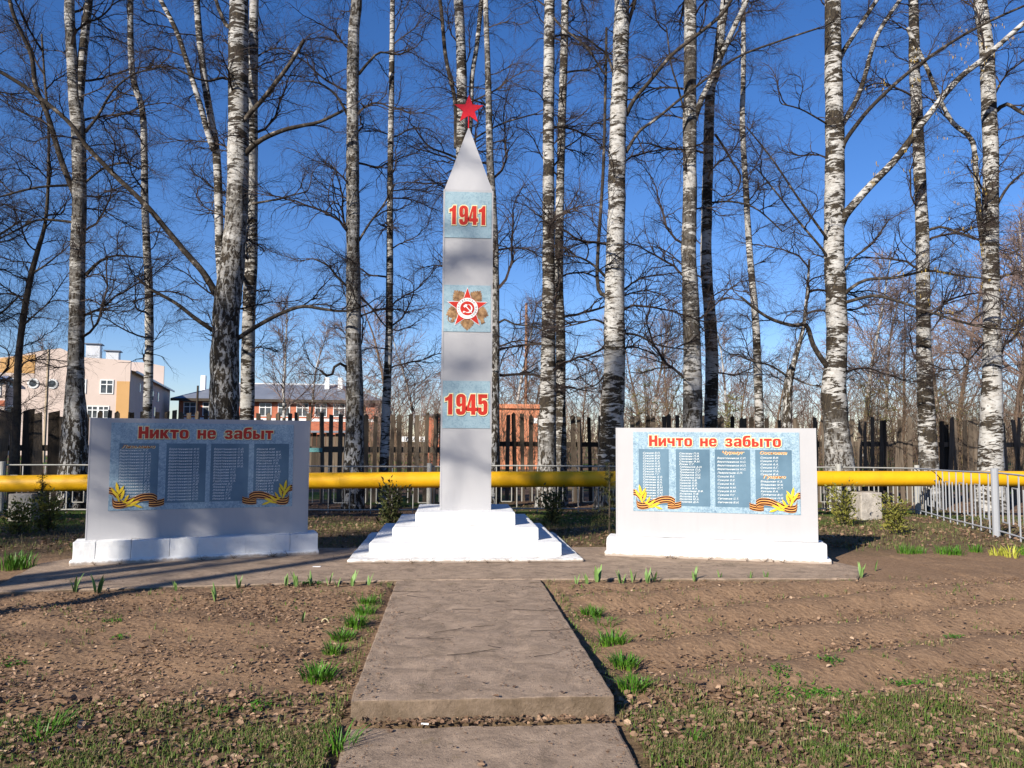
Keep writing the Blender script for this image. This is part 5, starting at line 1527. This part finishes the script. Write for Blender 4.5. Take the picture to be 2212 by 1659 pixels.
def leafy(name, px, top, base_py, Y, wpx, mat, label, cat, group, n, size, seed, cone=0.3, stemcol=None, zb=None):
    """shrub of many small sprays round real stems"""
    rnd = random.Random(seed)
    b = at(px, base_py, Y)
    zg = ground_z(b.x, Y) if Y < 25 else -0.2
    h = at(px, top, Y).z-zg
    w = wpx*Y/FPX
    T = thing(name, (b.x, Y, zg), label, cat, group)
    S = []; tips = []
    for k in range(7):
        az = rnd.uniform(0, 6.28); tilt = rnd.uniform(.02, .35)
        nd = grow(S, Vector((0, 0, 0)), Vector((math.cos(az)*tilt, math.sin(az)*tilt, 1)).normalized(), h*rnd.uniform(.6, .95), 7, h*.012, h*.003, .08, 0, rnd, .03)
        for (q, d2, r, t) in nd[0:]:
            for _ in range(4):
                a2 = rnd.uniform(0, 6.28)
                L = w*.7*rnd.uniform(.25, 1.15)*(1-cone*t)
                n2 = grow(S, q, Vector((math.cos(a2), math.sin(a2), .35)).normalized(), L*.55, 3, h*.004, h*.0015, .15, 0, rnd)
                tips += [x[0] for x in n2]
    obj('stems', seg_mesh('stems', S, M_DARKBARK), T)
    V = []; F = []; tt = []
    for k in range(n):
        p = rnd.choice(tips) + Vector((rnd.gauss(0, size*.9), rnd.gauss(0, size*.9), rnd.gauss(0, size*.9)))
        if p.z < 0.02: p.z = rnd.uniform(.02, .1)
        d = Vector((p.x, p.y, 0)).normalized()*.6+Vector((rnd.gauss(0, .5), rnd.gauss(0, .5), rnd.uniform(.1, 1.0)))
        d.normalize()
        sd = d.cross(Vector((rnd.gauss(0, 1), rnd.gauss(0, 1), rnd.gauss(0, 1)))).normalized()
        l = size*rnd.uniform(.6, 1.4); ww = l*.22
        i = len(V)
        nrm = d.cross(sd)*ww*.4
        V += [p, p+d*l*.45+sd*ww+nrm, p+d*l, p+d*l*.45-sd*ww+nrm]
        F.append((i, i+1, i+2, i+3)); c = rnd.random(); tt += [c]*4
    m = np_mesh('foliage', np.array([tuple(v) for v in V]), np.array(F), mat); attr(m, 'tint', tt)
    obj('foliage', m, T)
    return T
for px, top, w, Y, lab in ((1895, 800, 110, 44, 'yellow-green willow shrub in first leaf right of the biggest birch'), (1400, 770, 90, 52, 'pale green far shrub above the left half of the sunlit board'), (2060, 800, 120, 42, 'olive shrub between the two rightmost birches'), (1560, 830, 80, 46, 'olive far shrub above the middle of the sunlit board')):
    leafy('willow_shrub', px, top, 1000, Y, w, M_WILLOW, lab, 'shrub', 'young leafing shrubs beyond the fence', 2600, 0.085, px)

# ------------------------------------------------------------------ garden plants
def blades(rnd, n, spread, h, w, lean, tints, tipdrop=0.5):
    V = []; F = []; T = []
    for k in range(n):
        a = rnd.uniform(0, 6.28); rr = spread*math.sqrt(rnd.random())*0.6
        p = Vector((math.cos(a)*rr, math.sin(a)*rr, -0.01))
        hh = h*rnd.uniform(.55, 1.1); ww = w*rnd.uniform(.7, 1.2)
        out = Vector((math.cos(a+rnd.gauss(0, .5)), math.sin(a+rnd.gauss(0, .5)), 0))*lean*rnd.uniform(.2, 1.0)
        sd = Vector((-out.y, out.x, 0)); sd = sd.normalized() if sd.length > 1e-4 else Vector((1, 0, 0))
        a2 = rnd.uniform(-.6, .6); sd = Vector((sd.x*math.cos(a2)-sd.y*math.sin(a2), sd.x*math.sin(a2)+sd.y*math.cos(a2), 0))
        b = len(V); t0 = rnd.choice(tints)
        for t, wf in ((0, .8), (.35, 1.0), (.7, .8), (1.0, .12)):
            c = p + Vector((0, 0, hh*(t-0.25*tipdrop*t*t*lean))) + out*hh*t*t
            V += [c-sd*ww*wf, c+sd*ww*wf]
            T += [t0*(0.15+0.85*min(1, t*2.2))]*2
        for i in range(3): F.append((b+2*i, b+2*i+1, b+2*i+3, b+2*i+2))
    return V, F, T
def blade_mesh(name, seed, n, spread, h, w, lean, mat, tints):
    V, F, T = blades(random.Random(seed), n, spread, h, w, lean, tints)
    m = np_mesh(name, np.array([tuple(v) for v in V]), np.array(F), mat); attr(m, 'tint', T); return m
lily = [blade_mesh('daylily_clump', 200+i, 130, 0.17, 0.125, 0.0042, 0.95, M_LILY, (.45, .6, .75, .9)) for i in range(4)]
LG = 'daylily clumps beside the path'
ordn = ['first', 'second', 'third', 'fourth', 'fifth', 'sixth']
for side, pts in (('left', [(793, 1304, .8), (787, 1327, .95), (769, 1353, 1.0), (741, 1381, 1.0), (720, 1412, .85), (686, 1470, 1.15)]), ('right', [(1264, 1304, .95), (1278, 1332, 1.0), (1305, 1356, 1.0), (1326, 1393, 1.15), (1348, 1440, 1.05), (1367, 1490, 1.0)])):
    for i, (px, py, sc) in enumerate(pts):
        p = gnd(px, py)
        o = obj('daylily_clump', lily[(i+(side == 'right')) % 4], None, (p.x, p.y, p.z), (0, 0, i*1.3+px)); o.scale = (sc, sc, sc*random.uniform(.85, 1.1))
        tag(o, 'fresh green daylily clump, %s from the monument in the row %s of the path' % (ordn[i], side), 'plant', LG)
daf = [blade_mesh('daffodil_clump', 220+i, 70, 0.26, 0.19, 0.0055, 0.6, M_LILY, (.6, .8, 1.0)) for i in range(2)]
yel = blade_mesh('iris_clump', 230, 42, 0.20, 0.2, 0.008, 0.8, M_LILYY, (.3, .7, 1.0))
for px, py, m, sc, lab in ((1958, 1196, daf[0], 1.0, 'green bulb clump nearest the sunlit board in the back row'), (1985, 1196, daf[1], .8, 'small green bulb clump, second in the back row right of the sunlit board'), (2040, 1198, daf[1], 1.05, 'broad green bulb clump in the middle of the back row at right'), (2066, 1198, daf[0], 1.0, 'green bulb clump right of the broad one in the back row'), (2108, 1192, daf[1], .9, 'green bulb clump below the silver fence post'), (2150, 1200, yel, .9, 'yellow-green leaf clump below the silver fence post'), (2182, 1204, yel, 1.2, 'larger yellow-green leaf clump near the right frame edge'), (2215, 1198, daf[0], 1.0, 'bulb clump cut by the right frame edge'),
                           (22, 1228, daf[0], 1.5, 'tall dark green bulb clump at the left frame edge'), (48, 1226, daf[1], 1.4, 'dark green bulb clump left of the shaded plinth')):
    p = gnd(px, py)
    o = obj('bulb_clump', m, None, p, (0, 0, px)); sc *= .8; o.scale = (sc, sc, sc)
    tag(o, lab, 'plant', 'green bulb clumps around the beds')
tul = []
for i in range(4):
    rnd = random.Random(300+i); V = []; F = []; T = []
    for k in range(3+i % 2):
        a = rnd.uniform(0, 6.28); out = Vector((math.cos(a), math.sin(a), 0)); sd = Vector((-out.y, out.x, 0)); b = len(V); hh = rnd.uniform(.10, .17); ww = rnd.uniform(.012, .02)
        for t, wf in ((0, .4), (.3, 1), (.65, .8), (1, .05)):
            c = out*(.01+hh*.32*t*t)+Vector((0, 0, hh*t-.01))
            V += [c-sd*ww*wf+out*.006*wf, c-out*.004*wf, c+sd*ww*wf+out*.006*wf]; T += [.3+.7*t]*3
        for j in range(3):
            for q in (0, 1): F.append((b+3*j+q, b+3*j+q+1, b+3*j+q+4, b+3*j+q+3))
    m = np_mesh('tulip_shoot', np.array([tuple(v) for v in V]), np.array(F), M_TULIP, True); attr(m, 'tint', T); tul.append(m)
def nth(i): return ['first', 'second', 'third', 'fourth', 'fifth', 'sixth', 'seventh', 'eighth', 'ninth', 'tenth', 'eleventh', 'twelfth', 'thirteenth', 'fourteenth'][i]
for side, pts in (('left', [(796, 1265), (761, 1266), (728, 1268), (710, 1264), (673, 1264), (640, 1268), (618, 1266), (515, 1272), (467, 1298), (380, 1276), (211, 1282), (162, 1278), (651, 1345)]), ('right', [(1245, 1262), (1268, 1262), (1290, 1258), (1342, 1264), (1367, 1256), (1399, 1258), (1413, 1254), (1500, 1254), (1555, 1250), (1620, 1254), (1655, 1252), (1860, 1246), (1889, 1232)])):
    for i, (px, py) in enumerate(pts):
        p = gnd(px, py)
        o = obj('tulip_shoot', tul[i % 4], None, p, (0, 0, px*.7)); sc = random.uniform(.75, 1.25) * (1.35 if px in (162, 211, 1290, 1342) else 1); o.scale = (sc, sc, sc)
        lab = 'young tulip shoot, %s from the path in the bed edge on its %s' % (nth(i), side)
        if px == 651: lab = 'lone tulip shoot standing in the middle of the left bed'
        tag(o, lab, 'plant', 'tulip shoots along the bed edges')

# shrubs and saplings round the boards
leafy('thuja_shrub', 1822, 1038, 1124, 15.6, 66, M_THUJA, 'yellow-green thuja shrub in front of the concrete block', 'shrub', 'small evergreen shrubs', 765, 0.068, 41)
leafy('thuja_shrub', 1935, 1068, 1160, 13.6, 66, M_THUJA, 'yellow-green thuja shrub standing free right of the concrete block', 'shrub', 'small evergreen shrubs', 850, 0.060, 42)
leafy('thuja_shrub', 105, 1055, 1150, 14.2, 70, M_THUJA, 'dark thuja shrub just left of the shaded board', 'shrub', 'small evergreen shrubs', 680, 0.064, 43)
leafy('thuja_shrub', 40, 1085, 1165, 13.8, 90, M_THUJA, 'low spreading dark thuja at the left frame edge', 'shrub', 'small evergreen shrubs', 765, 0.064, 44)
leafy('thuja_shrub', 845, 1048, 1118, 15.2, 50, M_SPRUCE, 'dim evergreen sapling right of the shaded board behind the pedestal', 'shrub', 'small evergreen shrubs', 700, 0.08, 45)
leafy('thuja_shrub', 1193, 1052, 1112, 15.8, 40, M_SPRUCE, 'dim evergreen sapling right of the obelisk under the pipe', 'shrub', 'small evergreen shrubs', 500, 0.08, 46)
def spruce(px, top, base, Y, label, wpx):
    rnd = random.Random(int(px)); b = at(px, base, Y); zg = ground_z(b.x, Y); h = at(px, top, Y).z-zg; w = wpx*Y/FPX/2
    T = thing('spruce_sapling', (b.x, Y, zg), label, 'sapling', 'small evergreen shrubs')
    MB().tube([(0, 0, -.05), (0.01, 0, h*.5), (0, 0, h)], [.02, .014, .005], 6).obj('trunk', M_DARKBARK, T)
    S = []; V = []; F = []; tt = []
    for k in range(36):
        t = 0.12+0.88*k/36; a = rnd.uniform(0, 6.28); L = w*(1.1-t)*rnd.uniform(.7, 1.25)+.05
        nd = grow(S, Vector((0, 0, h*t)), Vector((math.cos(a), math.sin(a), .25 if t > .6 else -.05)).normalized(), L, 5, .006, .002, .07, .05, rnd)
        for (q, d, r, u) in nd:
            for j in range(3 if t > .85 else 12):
                dd = (d*.5+Vector((rnd.gauss(0, .7), rnd.gauss(0, .7), rnd.gauss(0, .6)))).normalized(); sd = dd.cross(Vector((.3, .5, 1))).normalized()
                l = rnd.uniform(.04, .08); i = len(V); q2 = q+d*rnd.uniform(-.06, .02)
                V += [q2-sd*.003, q2+sd*.003, q2+dd*l+sd*.0015, q2+dd*l-sd*.0015]; F.append((i, i+1, i+2, i+3)); tt += [rnd.random()]*4
    obj('branches', seg_mesh('branches', S, M_DARKBARK), T)
    m = np_mesh('needles', np.array([tuple(v) for v in V]), np.array(F), M_SPRUCE); attr(m, 'tint', tt); obj('needles', m, T)
spruce(1316, 998, 1150, 13.4, 'thin spruce sapling at the left edge of the sunlit board', 80)
spruce(86, 1022, 1145, 14.6, 'thin dark spruce sapling left of the shaded board', 46)

# ------------------------------------------------------------------ ground cover: grass, leaf litter, clods, weeds
def inside_paving(x, y):
    if abs(x) < 0.87 and y < 9.3: return True
    if -5.2 < x < 4.9 and 9.0+0.1*(x < -1)*(x+1)*-0.0 < y < 12.0:
        yf = 9.24+0.127*(x+0.9) if x < -0.9 else (9.24 if x < .9 else 9.24-0.033*(x-.9))
        return y > yf-0.02
    if -5.2 < x < -1 and 8.6 < y < 9.3: return y > 9.24+0.127*(x+0.9)-0.02
    return False
def visible_point(rnd, y0, y1, bias=1.0):
    y = y0+(y1-y0)*rnd.random()**bias
    x = -0.215+0.0757*y+rnd.uniform(-.70, .70)*y*1.0
    return x, y
def scatter_grass(name, label, n, y0, y1, hmin, hmax, dens, seed, bias=1.0, greenness=0.5):
    rnd = random.Random(seed); V = []; F = []; T = []
    k = 0; tries = 0
    while k < n and tries < n*12:
        tries += 1
        x, y = visible_point(rnd, y0, y1, bias)
        if inside_paving(x, y): continue
        dn = dens(x, y)
        if rnd.random() > dn: continue
        z = ground_z(x, y)
        g = mnoise.noise((x*1.7, y*1.7, 7.0))*0.5+0.5
        for q in range(rnd.randint(2, 4)):
            a = rnd.uniform(0, 6.28); h = rnd.uniform(hmin, hmax); w = rnd.uniform(.0016, .0034)
            bx, by = x+rnd.gauss(0, .015), y+rnd.gauss(0, .015)
            ox, oy = math.cos(a), math.sin(a); ln = rnd.uniform(.15, 1.1)
            sx, sy = -oy*w, ox*w
            b = len(V)
            V += [(bx-sx, by-sy, z-.01), (bx+sx, by+sy, z-.01),
                  (bx+ox*h*ln*.3+sx*.8, by+oy*h*ln*.3+sy*.8, z+h*.6), (bx+ox*h*ln*.3-sx*.8, by+oy*h*ln*.3-sy*.8, z+h*.6),
                  (bx+ox*h*ln+sx*.1, by+oy*h*ln+sy*.1, z+h*(1.0-.35*ln)), (bx+ox*h*ln-sx*.1, by+oy*h*ln-sy*.1, z+h*(1.0-.35*ln))]
            F += [(b, b+1, b+2, b+3), (b+3, b+2, b+4, b+5)]
            green = rnd.random() < greenness*(0.35+1.1*g)
            tv = rnd.uniform(.55, 1.0) if green else rnd.uniform(0, .42)
            T += [tv]*6
        k += 1
    m = np_mesh(name, np.array(V), np.array(F), M_GRASS); attr(m, 'tint', T)
    tag(obj(name, m), label, 'grass', kind='stuff')
def dens_front(x, y):
    e = 4.95+0.35*mnoise.noise((x*.9, 0, 2))+(0.25 if x > 0 else 0)
    base = 1.0 if y < e else max(0.0, 1-(y-e)/.7)*.6
    return base*(0.16+1.5*max(0, mnoise.noise((x*2.6, y*2.6, 0))+.12))
scatter_grass('grass', 'short dry and green grass in front of the beds', 11500, 3.6, 6.0, .018, .06, dens_front, 61, 1.0, .62)
def dens_edge(x, y):
    d = abs(abs(x)-.9)
    return 1.0 if d < .10 and y < 9.2 else 0.02
scatter_grass('grass', 'thin grass along the path edges', 1300, 4.0, 9.2, .02, .07, dens_edge, 62, 1.0, .8)
scatter_grass('grass', 'dry grass on the ground behind the boards', 9000, 11.5, 18.0, .03, .10, lambda x, y: .25+.8*max(0, mnoise.noise((x*.8, y*.8, 4))+.3), 63, 1.0, .42)
scatter_grass('grass', 'sparse weeds in the dug beds', 700, 5.5, 9.2, .02, .05, lambda x, y: max(0, mnoise.noise((x*2.0, y*2.0, 9))-.15)*1.5, 64, 1.0, .8)

def litter(name, label, n, y0, y1, smin, smax, dens, seed, bias=1.0, on_path=0.0):
    rnd = random.Random(seed); V = []; F = []; T = []; k = 0; tries = 0
    while k < n and tries < n*15:
        tries += 1
        x, y = visible_point(rnd, y0, y1, bias)
        pv_ = inside_paving(x, y)
        if pv_ and rnd.random() > on_path: continue
        if rnd.random() > dens(x, y): continue
        if pv_: z = (0.0 if y > 5.06 else -0.12) if (abs(x) < .8 or y > 9.25) else None
        else: z = ground_z(x, y)+.004
        if z is None: continue
        s = rnd.uniform(smin, smax)
        q = Matrix.Rotation(rnd.uniform(0, 6.28), 3, 'Z') @ Matrix.Rotation(rnd.gauss(0, .35 if not pv_ else .12), 3, 'X') @ Matrix.Rotation(rnd.gauss(0, .3 if not pv_ else .1), 3, 'Y')
        c = rnd.uniform(.1, .55)
        L = [(-.5, 0, 0), (-.2, .34, c*.34), (.22, .30, c*.3), (.5, 0, 0), (.22, -.30, c*.3), (-.2, -.34, c*.34)]
        b = len(V); o = Vector((x, y, z+.004+rnd.random()*.012*(0 if pv_ else 1)))
        for l in L: V.append(tuple(o+q @ (Vector(l)*s)))
        F += [(b, b+3, b+2, b+1), (b, b+5, b+4, b+3)]
        T += [min(1, max(0, rnd.gauss(.48, .22)))]*6
        k += 1
    m = np_mesh(name, np.array(V), np.array(F), M_LITTER); attr(m, 'tint', T)
    tag(obj(name, m), label, 'leaf litter', kind='stuff')
cl = lambda x, y: (.05+.9*max(0, -math.sin((y*0.93-x*0.26)*8.0+.5*mnoise.noise((x, y, 2)))-.15)*max(0, mnoise.noise((x*1.7, y*1.7, 1.7))+.5)) if x > 0 and y > 5.6 else (.5 if x < 0 else .25)*.2+.95*max(0, mnoise.noise((x*1.3, y*1.3, 1.7))+(.28 if x < 0 else .08))
litter('leaf_litter', 'dead leaves scattered over the beds', 9500, 4.6, 9.2, .013, .042, cl, 71)
litter('leaf_litter', 'dead leaves lying in the front grass', 6500, 3.6, 5.6, .02, .06, lambda x, y: .3+.7*max(0, mnoise.noise((x*1.5, y*1.5, 6))+.4), 72, 1.0, .02)
litter('leaf_litter', 'dead leaves on the ground behind the boards and pipe', 11000, 11.8, 21.5, .03, .08, lambda x, y: .3+.8*max(0, mnoise.noise((x*.6, y*.6, 6))+.3), 73)
litter('leaf_litter', 'crumbs and leaf bits on the concrete', 1700, 4.2, 10.4, .006, .024, lambda x, y: 0.0 if not inside_paving(x, y) else (1.0 if (abs(x) > .66 and y < 9.2) or 9.2 < y < 9.34 else .12), 74, 1.0, 1.0)
def step_litter():
    rnd = random.Random(5); V = []; F = []; T = []
    for k in range(260):
        x = rnd.uniform(-.82, .82); y = 4.99+rnd.gauss(0, .035); s = rnd.uniform(.012, .045)
        q = Matrix.Rotation(rnd.uniform(0, 6.28), 3, 'Z') @ Matrix.Rotation(rnd.gauss(0, .5), 3, 'X')
        b = len(V)
        for l in [(-.5, 0, 0), (-.2, .34, .1), (.22, .30, .1), (.5, 0, 0), (.22, -.30, .1), (-.2, -.34, .1)]: V.append(tuple(Vector((x, y, -.112+rnd.random()*.01))+q @ (Vector(l)*s)))
        F += [(b, b+3, b+2, b+1), (b, b+5, b+4, b+3)]; T += [min(1, max(0, rnd.gauss(.45, .2)))]*6
    m = np_mesh('leaf_litter', np.array(V), np.array(F), M_LITTER); attr(m, 'tint', T)
    tag(obj('leaf_litter', m), 'leaves caught at the foot of the path step', 'leaf litter', kind='stuff')
step_litter()
M_CLOD = simple('soil_clod', (0.148, 0.092, 0.056), (0.295, 0.193, 0.119), 3, .98, .5, 60, kind='Object')
def clods():
    rnd = random.Random(81); V = []; F = []
    k = 0
    while k < 3500:
        x, y = visible_point(rnd, 4.7, 9.3)
        if inside_paving(x, y) or rnd.random() > .3+.7*max(0, mnoise.noise((x*1.1, y*1.1, 12))+.4): continue
        s = rnd.uniform(.004, .014)*(1 if rnd.random() < .93 else 1.7); z = ground_z(x, y); b = len(V)
        for d in ((1, 0, 0), (0, 1, 0), (-1, 0, 0), (0, -1, 0), (0, 0, .75), (0, 0, -.5)):
            f = s*rnd.uniform(.7, 1.3); V.append((x+d[0]*f+rnd.gauss(0, s*.15), y+d[1]*f+rnd.gauss(0, s*.15), z+.2*s+d[2]*f))
        F += [(b, b+1, b+4), (b+1, b+2, b+4), (b+2, b+3, b+4), (b+3, b, b+4)]
        k += 1
    tag(obj('soil_clods', np_mesh('soil_clods', np.array(V), np.array(F), M_CLOD)), 'crumbly soil clods of the dug beds', 'soil', kind='stuff')
clods()
# a patch of stonecrop and some weeds in the right bed
def rosette_patch(px, py, w, d, n, label, seed, s=.02):
    rnd = random.Random(seed); p = gnd(px, py); V = []; F = []; T = []
    for k in range(n):
        x = rnd.gauss(0, w); y = rnd.gauss(0, d); z = ground_z(p.x+x, p.y+y)-p.z
        for j in range(5):
            a = rnd.uniform(0, 6.28); b = len(V); l = s*rnd.uniform(.6, 1.3); o = Vector((x+rnd.gauss(0, .01), y+rnd.gauss(0, .01), z+rnd.uniform(0, .025)))
            dd = Vector((math.cos(a), math.sin(a), rnd.uniform(.2, .9))); sd = Vector((-math.sin(a), math.cos(a), 0))
            V += [o, o+dd*l*.5+sd*l*.3, o+dd*l, o+dd*l*.5-sd*l*.3]; F.append((b, b+1, b+2, b+3)); T += [rnd.uniform(.5, 1)]*4
    m = np_mesh('ground_plant', np.array([tuple(v) for v in V]), np.array(F), M_LILY); attr(m, 'tint', T)
    tag(obj('ground_plant', m, None, p), label, 'plant', 'low weeds in the beds', 'stuff' if n > 100 else None)
rosette_patch(1760, 1505, .16, .07, 150, 'bright green creeping stonecrop patch at the front of the right bed', 1)
rosette_patch(1680, 1455, .06, .04, 30, 'dark green weed just behind the stonecrop patch', 2)
rosette_patch(1965, 1480, .07, .04, 40, 'green weed tuft in the right bed, right of the stonecrop', 3)
rosette_patch(2060, 1378, .04, .03, 22, 'small weed in the right bed toward the frame edge', 4)
rosette_patch(1795, 1427, .05, .04, 26, 'weed tuft in the middle of the right bed', 5)
rosette_patch(240, 1345, .05, .03, 22, 'small weed in the back of the left bed', 6)
rosette_patch(30, 1440, .06, .04, 30, 'dark weed at the left frame edge of the left bed', 7)
rosette_patch(260, 1380, .03, .02, 14, 'tiny weed in the middle of the left bed', 8)
rosette_patch(560, 1530, .08, .05, 34, 'green weed at the front of the left bed near the path', 9)
rosette_patch(665, 1262, .08, .03, 40, 'leafy weeds between the tulip shoots left of the path', 10)
# long grass tufts front left
tuft = blade_mesh('grass_tuft', 240, 40, .16, .16, .004, .9, M_LILY, (.6, .8, .9))
for px, py, sc, lab in ((85, 1600, .8, 'green grass tuft in the front left corner'), (112, 1580, .9, 'green grass tuft right of the front left corner one'), (470, 1550, .5, 'small grass tuft in the left front grass'), (735, 1620, .9, 'grass tuft against the left edge of the front slab'), (1500, 1600, .6, 'grass tuft in the right front grass near the slab'), (1840, 1570, .6, 'grass tuft in the middle of the right front grass'), (1760, 1590, .5, 'small grass tuft below the stonecrop patch')):
    p = gnd(px, py); o = obj('grass_tuft', tuft, None, p, (0, 0, px)); o.scale = (sc, sc, sc); tag(o, lab, 'grass', 'grass tufts in the front lawn')
# dry weeds sprouting at the foot of the whitewash
def foot_weeds():
    rnd = random.Random(91); S = []
    def sprig(x, y, z, s):
        for k in range(5):
            a = rnd.uniform(0, 6.28); grow(S, Vector((x, y, z)), Vector((math.cos(a)*.8, math.sin(a)*.8, .7)).normalized(), s*rnd.uniform(.5, 1.2), 3, .003, .0015, .25, 0, rnd)
    for x in (-1.05, -.78, -.6, -.38, .1, .28, .5, .85): sprig(x+rnd.gauss(0, .04), 10.43, 0, .07)
    for bx, by, th in ((-3.524, 11.03, R(17.46)), (3.398, 10.795, R(-17.5))):
        for k in range(9):
            u = rnd.uniform(-1.3, 1.3); n = Vector((math.sin(th), -math.cos(th))); d = Vector((math.cos(th), math.sin(th)))
            sprig(bx+d.x*u+n.x*.24, by+d.y*u+n.y*.24, 0, .09)
    tag(obj('dry_weeds', seg_mesh('dry_weeds', S, M_FARBROWN)), 'dry weeds sprouting along the foot of the whitewashed steps', 'weeds', kind='stuff')
foot_weeds()
# fallen twigs on the path
rtw = random.Random(44)
TW = ['left of the path centre', 'just right of the path centre', 'short and slanting, near the step', 'nearest the step on the left', 'lying across the right half', 'reaching over the right path edge', 'nearest the cross paving on the right', 'nearest the step on the right', 'in the middle of the left half', 'nearest the cross paving on the left', 'second from the cross paving on the left', 'beside the right edge near the cross paving', 'beside the left edge halfway along', 'in the very middle of the path']
for ti, (px, py, L, az) in enumerate(((985, 1391, .36, .25), (1045, 1378, .22, .1), (1075, 1432, .13, 1.9), (1024, 1450, .40, .0), (1175, 1330, .62, -.35), (1210, 1387, .50, -.02), (1165, 1265, .25, .2), (1190, 1455, .28, .45), (1010, 1330, .3, .1), (880, 1285, .32, .35), (905, 1295, .28, -.5), (1240, 1310, .2, .1), (935, 1405, .45, .02), (1095, 1310, .2, 0))):
    p = gnd(px, py); p.z = 0.006; S = []
    nd = grow(S, Vector((0, 0, 0)), Vector((math.cos(az), math.sin(az), 0)), L, 7, .0026, .0012, .17, 0, rtw)
    if L > .3:
        for i in (2, 4): grow(S, nd[i][0], rot_about(nd[i][1], Vector((0, 0, 1)), .6*rtw.choice((-1, 1))), L*.3, 3, .0016, .0009, .2, 0, rtw)
    S = [(a, b, .004, d, e, .004, g, h) for a, b, c, d, e, f, g, h in S]
    tag(obj('fallen_twig', seg_mesh('fallen_twig', S, M_TWIG, 4), None, (p.x-L/2*math.cos(az), p.y, .002)), 'thin dry twig on the concrete path, ' + ('forked, ' if L > .3 else '') + TW[ti], 'twig', 'twigs fallen on the path')
pp = gnd(684, 1228)
tag(rough_box('paper_scrap', -.05, .05, -.025, .025, .001, .008, M_FRAME, None, .03, .004, .003, 2, (pp.x, pp.y, 0)), 'white paper scrap on the paving left of the pedestal', 'scrap')
pp = gnd(918, 1573)
tag(MB().tube([(-.022, 0, 0), (.022, -.008, 0)], .006, 8).obj('cigarette_butt', M_FRAME, None, (pp.x, pp.y, -.112)), 'small white cigarette butt on the front slab', 'cigarette butt')
pp = gnd(702, 1345)
pts = [(.03*math.cos(a), 0, .035*math.sin(a)) for a in np.linspace(0, 2.9, 8)]
tag(MB().tube(pts, .003, 5).obj('dry_stalk', M_INK_CREAM, None, pp), 'small pale curled stalk in the left bed', 'stalk')
